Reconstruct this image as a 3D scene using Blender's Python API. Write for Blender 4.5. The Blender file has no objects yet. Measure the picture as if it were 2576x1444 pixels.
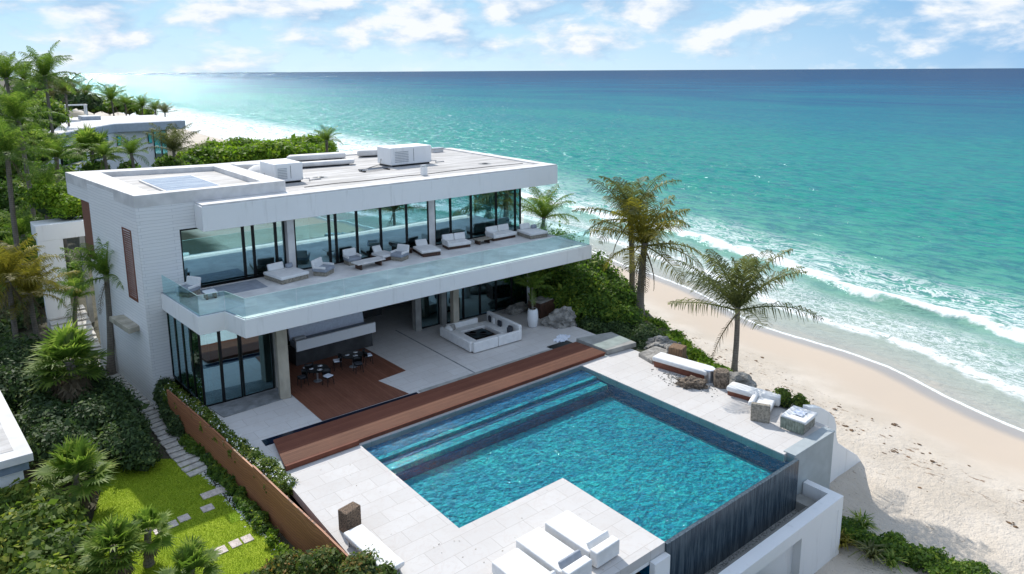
import bpy, bmesh, math, random
import numpy as np
from mathutils import Matrix, Vector
R = math.radians
PI = math.pi
random.seed(7)
scn = bpy.context.scene
col = scn.collection

# ---------------------------------------------------------------- camera
CH = 16.0
PX, PY, FL = 1288.0, 522.16, 1806.17          # principal point and focal length in 2576-wide picture units
PITCH, AX, ROLL = R(10.78937), R(51.01754), math.atan2(13, 2400)
Fh = Vector((math.cos(AX), math.sin(AX), 0)); Rh = Vector((math.sin(AX), -math.cos(AX), 0)); Zu = Vector((0, 0, 1))
fwd = Fh*math.cos(PITCH) - Zu*math.sin(PITCH)
up0 = Fh*math.sin(PITCH) + Zu*math.cos(PITCH)
rgt = Rh*math.cos(ROLL) - up0*math.sin(ROLL)
up = up0*math.cos(ROLL) + Rh*math.sin(ROLL)
cd = bpy.data.cameras.new('camera'); cam = bpy.data.objects.new('camera', cd); col.objects.link(cam)
mw = Matrix((( rgt.x, up.x, -fwd.x, 0), (rgt.y, up.y, -fwd.y, 0), (rgt.z, up.z, -fwd.z, CH), (0, 0, 0, 1)))
cam.matrix_world = mw
cd.sensor_width = 36; cd.lens = FL/2576*36; cd.shift_y = -(722-PY)/2576
cd.clip_start = 0.1; cd.clip_end = 200000
scn.camera = cam

# ---------------------------------------------------------------- world, sun, exposure
SUN_EL, SUN_AZ = R(43), R(11)                    # azimuth measured from +Y towards +X
w = bpy.data.worlds.new('World'); scn.world = w; w.use_nodes = True
nt = w.node_tree; nt.nodes.clear()
def wn(t, **k):
    n = nt.nodes.new(t)
    for a, b in k.items(): setattr(n, a, b)
    return n
def lk(a, b): nt.links.new(a, b)
sky = wn('ShaderNodeTexSky', sky_type='NISHITA', sun_disc=False, sun_elevation=SUN_EL, sun_rotation=SUN_AZ, altitude=10, air_density=1.0, dust_density=0.6, ozone_density=1.0)
tc = wn('ShaderNodeTexCoord'); sx = wn('ShaderNodeSeparateXYZ'); lk(tc.outputs['Generated'], sx.inputs[0])
def wm(op, a, b=None, c=None, clamp=False):
    n = wn('ShaderNodeMath', operation=op); n.use_clamp = clamp
    for i, v in enumerate((a, b, c)):
        if v is None: continue
        if isinstance(v, (int, float)): n.inputs[i].default_value = v
        else: lk(v, n.inputs[i])
    return n.outputs[0]
def cloud(off, sc=1.0, det=9):
    cb = wn('ShaderNodeCombineXYZ'); lk(wm('ADD', wm('MULTIPLY', sx.outputs[0], 9.5*sc), off[0]), cb.inputs[0]); lk(wm('ADD', wm('MULTIPLY', sx.outputs[1], 9.5*sc), off[1]), cb.inputs[1]); lk(wm('ADD', wm('MULTIPLY', sx.outputs[2], 23.0*sc), off[2]), cb.inputs[2])
    n = wn('ShaderNodeTexNoise', noise_dimensions='3D'); n.inputs['Scale'].default_value = 1.0; n.inputs['Detail'].default_value = det; n.inputs['Roughness'].default_value = 0.56; n.inputs['Distortion'].default_value = 0.15
    lk(cb.outputs[0], n.inputs['Vector']); return n.outputs[0]
c1 = cloud((3.1, 1.7, 0.4)); c2 = cloud((2.95, 1.95, 0.62)); big = cloud((5, 2, 1), .28, 2)
ramp_el = wn('ShaderNodeMapRange', interpolation_type='SMOOTHSTEP'); lk(sx.outputs[2], ramp_el.inputs[0]); ramp_el.inputs[1].default_value = 0.0; ramp_el.inputs[2].default_value = 0.075
cden = wm('ADD', wm('ADD', c1, wm('MULTIPLY', wm('SUBTRACT', big, 0.5), 0.30)), wm('MULTIPLY', ramp_el.outputs[0], 0.115))
mask = wm('MULTIPLY', wm('SUBTRACT', cden, 0.505), 6.0, clamp=True)
thinm = wm('MULTIPLY', wm('SUBTRACT', cloud((8, 3, 5), .8, 6), 0.42), 1.6, clamp=True)
mask = wm('MAXIMUM', mask, wm('MULTIPLY', thinm, .45))
lit = wm('MULTIPLY_ADD', wm('SUBTRACT', c1, c2), 5.0, 0.55, clamp=True)
lc = wn('ShaderNodeMixRGB'); lk(lit, lc.inputs[0]); lc.inputs[1].default_value = (2.7, 4.0, 5.5, 1); lc.inputs[2].default_value = (5.9, 6.15, 6.5, 1)
saz = wm('ADD', wm('MULTIPLY', sx.outputs[0], math.sin(SUN_AZ)), wm('MULTIPLY', sx.outputs[1], math.cos(SUN_AZ)))
side = wn('ShaderNodeMapRange', interpolation_type='SMOOTHSTEP'); lk(saz, side.inputs[0]); side.inputs[1].default_value = 0.15; side.inputs[2].default_value = 1.0
hzc = wn('ShaderNodeMixRGB'); lk(side.outputs[0], hzc.inputs[0]); hzc.inputs[1].default_value = (1.25, 2.9, 5.1, 1); hzc.inputs[2].default_value = (4.6, 5.9, 6.7, 1)
zen = wn('ShaderNodeMixRGB'); lk(side.outputs[0], zen.inputs[0]); zen.inputs[1].default_value = (0.30, 1.45, 3.9, 1); zen.inputs[2].default_value = (2.2, 4.5, 6.3, 1)
low = wn('ShaderNodeMixRGB'); lk(wm('MULTIPLY', wm('MAXIMUM', sx.outputs[2], 0.0), 7.0, clamp=True), low.inputs[0]); lk(hzc.outputs[0], low.inputs[1]); lk(zen.outputs[0], low.inputs[2])
tint = wn('ShaderNodeMixRGB'); lk(wm('MULTIPLY', wm('SUBTRACT', sx.outputs[2], 0.12), 3.0, clamp=True), tint.inputs[0]); lk(low.outputs[0], tint.inputs[1])
blu = wn('ShaderNodeMixRGB', blend_type='MULTIPLY'); blu.inputs[0].default_value = 1; lk(sky.outputs[0], blu.inputs[1]); bt = wn('ShaderNodeMixRGB'); lk(side.outputs[0], bt.inputs[0]); bt.inputs[1].default_value = (0.55, 0.98, 1.35, 1); bt.inputs[2].default_value = (1.0, 1.06, 1.12, 1); lk(bt.outputs[0], blu.inputs[2]); lk(blu.outputs[0], tint.inputs[2])
mx = wn('ShaderNodeMixRGB'); lk(mask, mx.inputs[0]); lk(tint.outputs[0], mx.inputs[1]); lk(lc.outputs[0], mx.inputs[2])
bg = wn('ShaderNodeBackground'); lk(mx.outputs[0], bg.inputs[0]); bg.inputs[1].default_value = 0.15
wo = wn('ShaderNodeOutputWorld'); lk(bg.outputs[0], wo.inputs[0])
sd = bpy.data.lights.new('sun', 'SUN'); sun = bpy.data.objects.new('sun', sd); col.objects.link(sun)
sd.energy = 4.3; sd.angle = R(0.53); sd.color = (1, 0.955, 0.89)
sv = Vector((math.sin(SUN_AZ)*math.cos(SUN_EL), math.cos(SUN_AZ)*math.cos(SUN_EL), math.sin(SUN_EL)))
sun.rotation_euler = sv.to_track_quat('Z', 'Y').to_euler()
scn.view_settings.view_transform = 'Standard'; scn.view_settings.look = 'None'
scn.view_settings.exposure = 0.10; scn.view_settings.gamma = 1
scn.render.engine = 'CYCLES'
scn.cycles.max_bounces = 8; scn.cycles.transparent_max_bounces = 12
scn.cycles.caustics_reflective = False; scn.cycles.caustics_refractive = False

# ---------------------------------------------------------------- placing helpers: a picture point to a world point
def ray(x, y): return fwd*FL + rgt*(x-PX) - up*(y-PY)
def at(x, y, z=0.0):
    d = ray(x, y); t = (z-CH)/d.z; return Vector((0, 0, CH)) + d*t
def atY(x, y, Y):
    d = ray(x, y); t = Y/d.y; return Vector((0, 0, CH)) + d*t
def atD(x, y, D):
    d = ray(x, y); t = D/(d.dot(Fh)); return Vector((0, 0, CH)) + d*t

# ---------------------------------------------------------------- materials
class NT:
    def __init__(s, name):
        s.m = bpy.data.materials.new(name); s.m.use_nodes = True; s.t = s.m.node_tree; s.t.nodes.clear()
        s.out = s.n('ShaderNodeOutputMaterial')
        s.pos = s.n('ShaderNodeNewGeometry').outputs['Position']
    def n(s, t, **k):
        n = s.t.nodes.new(t)
        for a, b in k.items(): setattr(n, a, b)
        return n
    def l(s, a, b): s.t.links.new(a, b)
    def put(s, v, sock):
        if v is None: return
        if hasattr(v, 'is_linked') or isinstance(v, bpy.types.NodeSocket): s.l(v, sock)
        elif isinstance(v, (tuple, list)) and len(v) == 3 and sock.type == 'RGBA': sock.default_value = (*v, 1)
        else: sock.default_value = v
    def math(s, op, a, b=None, c=None, clamp=False):
        n = s.n('ShaderNodeMath', operation=op); n.use_clamp = clamp
        for i, v in enumerate((a, b, c)): s.put(v, n.inputs[i])
        return n.outputs[0]
    def sstep(s, x, a, b):
        n = s.n('ShaderNodeMapRange', interpolation_type='SMOOTHSTEP'); s.put(x, n.inputs[0]); n.inputs[1].default_value = a; n.inputs[2].default_value = b
        return n.outputs[0]
    def mix(s, f, a, b, bt='MIX'):
        n = s.n('ShaderNodeMixRGB', blend_type=bt); s.put(f, n.inputs[0]); s.put(a, n.inputs[1]); s.put(b, n.inputs[2]); return n.outputs[0]
    def map(s, sc=(1, 1, 1), rot=(0, 0, 0), v=None):
        n = s.n('ShaderNodeMapping'); s.l(v or s.pos, n.inputs[0]); n.inputs['Scale'].default_value = sc; n.inputs['Rotation'].default_value = rot; return n.outputs[0]
    def noise(s, scale, v=None, detail=4, rough=.55, dist=0):
        n = s.n('ShaderNodeTexNoise'); s.l(v or s.pos, n.inputs['Vector']); n.inputs['Scale'].default_value = scale; n.inputs['Detail'].default_value = detail; n.inputs['Roughness'].default_value = rough; n.inputs['Distortion'].default_value = dist
        return n.outputs[0]
    def voro(s, scale, v=None, feature='F1', out=0):
        n = s.n('ShaderNodeTexVoronoi', feature=feature); s.l(v or s.pos, n.inputs['Vector']); n.inputs['Scale'].default_value = scale; return n.outputs[out]
    def ramp(s, f, stops, interp='LINEAR'):
        n = s.n('ShaderNodeValToRGB'); s.put(f, n.inputs[0]); cr = n.color_ramp; cr.interpolation = interp
        while len(cr.elements) < len(stops): cr.elements.new(0.5)
        for e, (p, c) in zip(cr.elements, stops): e.position = p; e.color = (*c, 1) if len(c) == 3 else c
        return n.outputs[0]
    def bump(s, h, st=.3, d=.02, nrm=None):
        n = s.n('ShaderNodeBump'); s.put(h, n.inputs['Height']); n.inputs['Strength'].default_value = st; n.inputs['Distance'].default_value = d
        if nrm: s.l(nrm, n.inputs['Normal'])
        return n.outputs[0]
    def bsdf(s, base, rough=.6, metal=0, spec=.5, normal=None, **k):
        n = s.n('ShaderNodeBsdfPrincipled'); s.put(base, n.inputs['Base Color']); s.put(rough, n.inputs['Roughness']); n.inputs['Metallic'].default_value = metal; n.inputs['Specular IOR Level'].default_value = spec
        if normal: s.l(normal, n.inputs['Normal'])
        for a, b in k.items(): s.put(b, n.inputs[a])
        return n.outputs[0]
    def done(s, sh): s.l(sh, s.out.inputs[0]); return s.m
    def attr(s, name):
        n = s.n('ShaderNodeAttribute', attribute_name=name); return n.outputs['Fac']

def simple(name, c, rough=.6, var=.12, scale=3, bump=.15, bscale=30, bdist=.01, metal=0, spec=.5, stretch=(1, 1, 1)):
    t = NT(name); v = t.map(stretch)
    n1 = t.noise(scale, v, 5); n2 = t.noise(bscale, v, 3)
    dark = tuple(x*(1-var*1.6) for x in c); lite = tuple(min(1, x*(1+var)) for x in c)
    cc = t.mix(t.sstep(n1, .3, .7), dark, lite)
    return t.done(t.bsdf(cc, rough, metal, spec, t.bump(n2, bump, bdist)))

M = {}
def render_white():
    t = NT('white_render'); a = t.noise(.5, None, 6, .6); st = t.noise(2.2, t.map((1, 1, .12)), 6, .65); sp = t.noise(9, None, 4)
    c = t.mix(t.math('MULTIPLY', t.sstep(a, .35, .75), .35), (.85, .85, .84), (.77, .77, .755))
    c = t.mix(t.math('MULTIPLY', t.sstep(st, .54, .74), .42), c, (.52, .51, .48))
    return t.done(t.bsdf(c, .6, normal=t.bump(t.math('ADD', sp, t.noise(40)), .12, .01)))
M['white'] = render_white()
M['coping'] = simple('white_coping', (.70, .685, .665), .8, .09, 1.2, .1, 20, .01, spec=.15)
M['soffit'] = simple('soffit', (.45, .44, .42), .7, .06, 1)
M['fabric'] = simple('white_fabric', (.76, .755, .74), .95, .04, 3, .6, 4, .05, spec=.1)
M['fabric_grey'] = simple('grey_fabric', (.30, .33, .38), .85, .1, 3, .25, 8, .02)
M['fabric_dark'] = simple('dark_fabric', (.04, .045, .055), .8, .2, 3, .25, 8, .02)
M['towel'] = simple('towel', (.72, .76, .84), .9, .05, 8, .4, 30, .02)
M['dark_metal'] = simple('dark_metal', (.018, .02, .022), .35, .2, 4, .03, 20, .003, .6)
M['steel'] = simple('steel', (.45, .47, .5), .35, .1, 4, .03, 20, .003, .8)
M['concrete'] = simple('concrete', (.33, .325, .30), .8, .14, 1.6, .3, 25, .01)
M['concrete_dark'] = simple('rough_concrete', (.22, .23, .235), .85, .18, 2.5, .4, 35, .01)
M['column'] = simple('column_stone', (.42, .38, .30), .8, .14, 2.0, .4, 30, .012, stretch=(1, 1, .4))
M['granite'] = simple('brown_granite', (.17, .115, .075), .85, .55, 22, .9, 40, .03)
M['rock'] = simple('pale_rock', (.30, .285, .26), .9, .3, 2.2, 1.0, 7, .12)
M['rock_brown'] = simple('brown_rock', (.20, .155, .115), .9, .45, 9, 1.0, 16, .06)
M['stone_warm'] = simple('warm_stone', (.30, .27, .22), .85, .25, 12, .6, 30, .02)
M['wood_block'] = simple('wood_block', (.22, .13, .07), .8, .4, 9, .8, 22, .03, stretch=(3, 3, .3))
M['wood_dark'] = simple('dark_wood', (.075, .035, .022), .6, .4, 6, .5, 20, .02, stretch=(3, 3, .4))
M['louver'] = simple('red_brown_wood', (.20, .065, .035), .6, .3, 8, .3, 20, .01, stretch=(1, 1, 6))
M['curtain'] = simple('curtain', (.68, .74, .72), .8, .05, 3)
M['int_wall'] = simple('interior_wall', (.30, .29, .26), .8, .15, 1)
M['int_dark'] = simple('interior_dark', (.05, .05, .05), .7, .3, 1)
M['int_stone'] = simple('interior_stone', (.15, .12, .085), .8, .35, 3, .5, 12, .02)
M['plate'] = simple('white_ceramic', (.78, .79, .8), .25, .02, 3, .02)
M['path'] = simple('path_slab', (.55, .52, .47), .85, .15, 4, .4, 30, .01)
M['paver'] = simple('pink_paver', (.62, .53, .50), .85, .14, 5, .4, 30, .01)
M['trunk'] = None

def trunk_mat():
    t = NT('palm_bark'); s = t.n('ShaderNodeSeparateXYZ'); t.l(t.pos, s.inputs[0])
    wv = t.math('FRACT', t.math('ADD', t.math('MULTIPLY', s.outputs[2], 7.0), t.math('MULTIPLY', t.noise(2), 1.2)))
    c = t.mix(t.noise(9, t.map((1, 1, .3))), (.10, .085, .07), (.30, .26, .215))
    c = t.mix(t.math('MULTIPLY', t.math('GREATER_THAN', wv, .82), .5), c, (.06, .05, .04))
    return t.done(t.bsdf(c, .9, normal=t.bump(t.math('ADD', wv, t.noise(25)), .8, .02)))
M['trunk'] = trunk_mat()
M['bark'] = simple('branch_bark', (.10, .075, .05), .9, .3, 6, .8, 20, .02)

def foliage(name, dark, mid, lite, trans=.45, rough=.45):
    t = NT(name); v = t.attr('v')
    c = t.ramp(v, [(0, dark), (.55, mid), (1, lite)])
    b = t.bsdf(c, rough, spec=.35)
    tr = t.n('ShaderNodeBsdfTranslucent'); t.l(t.mix(.35, c, t.mix(1, c, (1.0, 1.25, .35), 'MULTIPLY')), tr.inputs[0])
    m = t.n('ShaderNodeMixShader'); m.inputs[0].default_value = trans; t.l(b, m.inputs[1]); t.l(tr.outputs[0], m.inputs[2])
    return t.done(m.outputs[0])
M['leaf'] = foliage('shrub_leaves', (.055, .12, .022), (.15, .26, .035), (.42, .48, .06), .55, .6)
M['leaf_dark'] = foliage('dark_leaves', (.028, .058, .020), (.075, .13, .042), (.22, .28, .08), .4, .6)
M['leaf_lime'] = foliage('lime_leaves', (.08, .16, .012), (.22, .36, .02), (.50, .56, .05), .5, .6)
M['leaf_flower'] = foliage('hedge_leaves', (.06, .11, .02), (.17, .25, .035), (.50, .48, .09), .5, .6)
M['leaf_red'] = foliage('red_tip_leaves', (.05, .09, .02), (.13, .19, .035), (.45, .22, .06), .5, .6)
M['petal'] = simple('petal', (.8, .8, .74), .7, .05)
M['frond'] = foliage('palm_frond', (.065, .070, .030), (.135, .155, .05), (.38, .36, .14), .45, .55)
M['frond_green'] = foliage('green_frond', (.055, .12, .02), (.17, .27, .04), (.45, .50, .12), .55, .55)
M['frond_gold'] = foliage('golden_frond', (.11, .105, .02), (.27, .235, .03), (.50, .40, .08), .5, .55)
M['frond_dry'] = foliage('dry_frond', (.075, .055, .035), (.15, .115, .07), (.32, .26, .17), .3, .6)

def marble():
    t = NT('marble_paving'); s = t.n('ShaderNodeSeparateXYZ'); t.l(t.pos, s.inputs[0])
    br = t.n('ShaderNodeTexBrick'); t.l(t.pos, br.inputs['Vector']); br.inputs['Scale'].default_value = 1.0; br.inputs['Brick Width'].default_value = 1.5; br.inputs['Row Height'].default_value = .75; br.inputs['Mortar Size'].default_value = .008; br.inputs['Mortar Smooth'].default_value = .3
    br.inputs['Color1'].default_value = (.56, .54, .52, 1); br.inputs['Color2'].default_value = (.60, .58, .56, 1); br.inputs['Mortar'].default_value = (.36, .33, .30, 1)
    vein = t.noise(1.1, None, 8, .65, 1.6)
    v2 = t.math('ABSOLUTE', t.math('SUBTRACT', vein, .5)); vm = t.sstep(v2, .035, 0.0)
    c = t.mix(t.math('MULTIPLY', vm, .28), br.outputs[0], (.50, .44, .40))
    c = t.mix(t.math('MULTIPLY', t.sstep(t.noise(.5, None, 6), .4, .7), .35), c, (.50, .465, .435)); c = t.mix(t.math('MULTIPLY', t.sstep(t.noise(2.6, None, 7, .7), .56, .72), .3), c, (.44, .40, .365))
    return t.done(t.bsdf(c, t.math('MULTIPLY_ADD', t.noise(3), .2, .7), spec=.15, normal=t.bump(t.noise(18), .12, .01)))
M['marble'] = marble()

def boards(name, axis, wdt, c1, c2, groove=.04, rough=.5, gapcol=(.02, .01, .006)):
    t = NT(name); s = t.n('ShaderNodeSeparateXYZ'); t.l(t.pos, s.inputs[0])
    q = t.math('DIVIDE', s.outputs[axis], wdt); fr = t.math('FRACT', q); fl = t.math('FLOOR', q)
    wnn = t.n('ShaderNodeTexWhiteNoise', noise_dimensions='1D'); t.l(fl, wnn.inputs['W'])
    st = (1.2, 14, 1) if axis == 1 else (14, 1.2, 1)
    gr = t.noise(1.6, t.map(st), 6, .6)
    f = t.math('ADD', t.math('MULTIPLY', wnn.outputs[0], .22), t.math('MULTIPLY', gr, .75))
    c = t.mix(t.sstep(f, .2, .9), c1, c2)
    g = t.math('LESS_THAN', fr, groove)
    c = t.mix(t.math('MULTIPLY', g, .85), c, gapcol)
    c = t.mix(t.math('MULTIPLY', t.sstep(t.noise(.45, None, 4), .35, .7), .3), c, c2)
    return t.done(t.bsdf(c, rough, spec=.2, normal=t.bump(t.math('SUBTRACT', gr, g), .35, .01)))
M['deck'] = boards('ipe_deck', 1, .145, (.125, .042, .026), (.215, .080, .048), .05, .72)
M['floor_wood'] = boards('dark_timber_floor', 0, .16, (.13, .050, .030), (.24, .105, .068), .06, .55)

def board_form(name, c, xw, yw):
    t = NT(name); s = t.n('ShaderNodeSeparateXYZ'); t.l(t.pos, s.inputs[0])
    al = t.math('ADD', t.math('MULTIPLY', s.outputs[0], xw), t.math('MULTIPLY', s.outputs[1], yw))
    wob = t.math('MULTIPLY', t.noise(.5, None, 3), .22)
    zz = t.math('ADD', s.outputs[2], wob)
    cb = t.n('ShaderNodeCombineXYZ'); t.l(al, cb.inputs[0]); t.l(zz, cb.inputs[1])
    br = t.n('ShaderNodeTexBrick'); t.l(cb.outputs[0], br.inputs['Vector']); br.inputs['Scale'].default_value = 1; br.inputs['Brick Width'].default_value = 3.1; br.inputs['Row Height'].default_value = .17; br.inputs['Mortar Size'].default_value = .010; br.inputs['Mortar Smooth'].default_value = .6
    br.inputs['Color1'].default_value = (c[0]*.96, c[1]*.96, c[2]*.96, 1); br.inputs['Color2'].default_value = (*c, 1); br.inputs['Mortar'].default_value = (c[0]*.62, c[1]*.63, c[2]*.64, 1)
    gr = t.noise(3, t.map((.6, .6, 14)), 6, .6)
    cc = t.mix(t.math('MULTIPLY', t.sstep(gr, .45, .75), .20), br.outputs[0], (c[0]*.72, c[1]*.72, c[2]*.72))
    return t.done(t.bsdf(cc, .65, normal=t.bump(t.math('ADD', br.outputs[1], t.math('MULTIPLY', gr, -1.2)), .5, .02)))
M['board'] = board_form('board_formed_wall', (.85, .85, .84), 1, 0)
M['board_side'] = board_form('board_formed_side', (.88, .875, .86), 0, 1)

def membrane():
    t = NT('roof_membrane')
    a = t.noise(.9, t.map((.35, 2.2, 1)), 7, .65); b = t.noise(4, None, 5)
    c = t.mix(t.sstep(a, .35, .7), (.33, .315, .30), (.56, .545, .53))
    c = t.mix(t.math('MULTIPLY', t.sstep(b, .55, .75), .35), c, (.27, .245, .225))
    s = t.n('ShaderNodeSeparateXYZ'); t.l(t.pos, s.inputs[0])
    seam = t.math('LESS_THAN', t.math('FRACT', t.math('DIVIDE', s.outputs[1], 2.1)), .02)
    c = t.mix(t.math('MULTIPLY', seam, .4), c, (.38, .35, .33))
    return t.done(t.bsdf(c, .75, normal=t.bump(b, .3, .02)))
M['membrane'] = membrane()

def glass(name, tint, refl, rough=0.0, bumpy=0.0):
    t = NT(name); tr = t.n('ShaderNodeBsdfTransparent'); tr.inputs[0].default_value = (*tint, 1)
    gl = t.n('ShaderNodeBsdfGlossy'); gl.inputs['Roughness'].default_value = rough; gl.inputs[0].default_value = (.66, .93, 1.0, 1)
    lw = t.n('ShaderNodeLayerWeight'); lw.inputs[0].default_value = .5
    f = t.math('MULTIPLY_ADD', t.math('POWER', lw.outputs['Facing'], 4.0), 1-refl, refl, clamp=True)
    if bumpy: t.l(t.bump(t.noise(.7, None, 2), bumpy, .05), gl.inputs['Normal'])
    m = t.n('ShaderNodeMixShader'); t.l(f, m.inputs[0]); t.l(tr.outputs[0], m.inputs[1]); t.l(gl.outputs[0], m.inputs[2])
    return t.done(m.outputs[0])
M['glass'] = glass('tinted_glass', (.42, .66, .68), .48, bumpy=.04)
M['glass_rail'] = glass('railing_glass', (.86, .96, .95), .04)
M['glass_edge'] = simple('glass_edge', (.45, .65, .62), .2, .05)
def skyglass():
    t = NT('skylight_glass'); c = t.mix(t.sstep(t.noise(1.2, t.map((.4, 5, 1)), 6, .7), .4, .65), (.10, .15, .25), (.36, .42, .5))
    return t.done(t.bsdf(c, .25, normal=t.bump(t.noise(3, t.map((.4, 3, 1))), .3, .02)))
M['skylight'] = skyglass()

def poolwater():
    t = NT('pool_water')
    h = t.math('ADD', t.noise(2.6, None, 3, .55, .5), t.math('MULTIPLY', t.noise(7, None, 2, .5, .4), .45))
    nb = t.bump(h, .9, .16)
    pn = t.n('ShaderNodeTexNoise'); t.l(t.pos, pn.inputs['Vector']); pn.inputs['Scale'].default_value = 4.5; pn.inputs['Detail'].default_value = 4; pn.inputs['Roughness'].default_value = .7
    pv_ = t.n('ShaderNodeVectorMath', operation='SUBTRACT'); t.l(pn.outputs['Color'], pv_.inputs[0]); pv_.inputs[1].default_value = (.5, .5, .5)
    pm = t.n('ShaderNodeVectorMath', operation='MULTIPLY'); t.l(pv_.outputs[0], pm.inputs[0]); pm.inputs[1].default_value = (.75, .75, 0)
    pa = t.n('ShaderNodeVectorMath', operation='ADD'); t.l(pm.outputs[0], pa.inputs[0]); t.l(nb, pa.inputs[1]); pq = t.n('ShaderNodeVectorMath', operation='NORMALIZE'); t.l(pa.outputs[0], pq.inputs[0]); nb = pq.outputs[0]
    tr = t.n('ShaderNodeBsdfTransparent'); tr.inputs[0].default_value = (.62, .93, .97, 1)
    gl = t.n('ShaderNodeBsdfGlossy'); gl.inputs['Roughness'].default_value = .03; t.l(nb, gl.inputs['Normal'])
    fr = t.n('ShaderNodeFresnel'); fr.inputs[0].default_value = 1.33; t.l(nb, fr.inputs[1])
    m = t.n('ShaderNodeMixShader'); t.l(t.math('MULTIPLY', fr.outputs[0], .9), m.inputs[0]); t.l(tr.outputs[0], m.inputs[1]); t.l(gl.outputs[0], m.inputs[2])
    return t.done(m.outputs[0])
M['poolwater'] = poolwater()
def mosaic():  # mosaic tile tones with caustic-like ripple light mottled into the colour
    t = NT('pool_mosaic_ripple_light')
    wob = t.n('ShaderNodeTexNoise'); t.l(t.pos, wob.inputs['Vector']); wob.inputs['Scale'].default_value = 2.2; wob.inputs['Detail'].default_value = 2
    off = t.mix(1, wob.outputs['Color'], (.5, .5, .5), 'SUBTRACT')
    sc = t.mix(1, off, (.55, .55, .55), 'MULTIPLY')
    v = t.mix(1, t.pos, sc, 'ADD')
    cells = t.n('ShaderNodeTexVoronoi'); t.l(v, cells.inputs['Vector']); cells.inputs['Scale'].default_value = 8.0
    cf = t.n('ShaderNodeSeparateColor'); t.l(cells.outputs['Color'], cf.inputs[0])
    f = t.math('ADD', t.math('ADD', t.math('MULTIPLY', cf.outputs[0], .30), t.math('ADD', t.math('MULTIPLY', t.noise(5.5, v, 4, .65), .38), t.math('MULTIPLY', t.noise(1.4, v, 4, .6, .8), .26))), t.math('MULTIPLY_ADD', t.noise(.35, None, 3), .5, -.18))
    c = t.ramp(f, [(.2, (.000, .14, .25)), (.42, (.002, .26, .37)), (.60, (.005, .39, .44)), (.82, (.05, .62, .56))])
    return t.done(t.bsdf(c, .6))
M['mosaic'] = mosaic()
M['pool_wall'] = simple('pool_wall_tile', (.004, .15, .31), .5, .25, 6)
M['step_dark'] = simple('pool_step_riser', (.003, .11, .24), .5, .2, 6)
def spill():
    t = NT('wet_dark_tile'); g = t.noise(2.2, t.map((5, 5, .35)), 6, .65)
    c = t.mix(t.sstep(g, .35, .7), (.018, .036, .055), (.10, .13, .15))
    return t.done(t.bsdf(c, .22, normal=t.bump(g, .5, .02)))
M['spill'] = spill()
M['black_water'] = simple('dark_rill', (.006, .012, .03), .12, .3, 3, .2, 4, .02)
M['gravel'] = simple('grey_pebbles', (.33, .33, .31), .8, .45, 14, 1.0, 22, .05)

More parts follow.
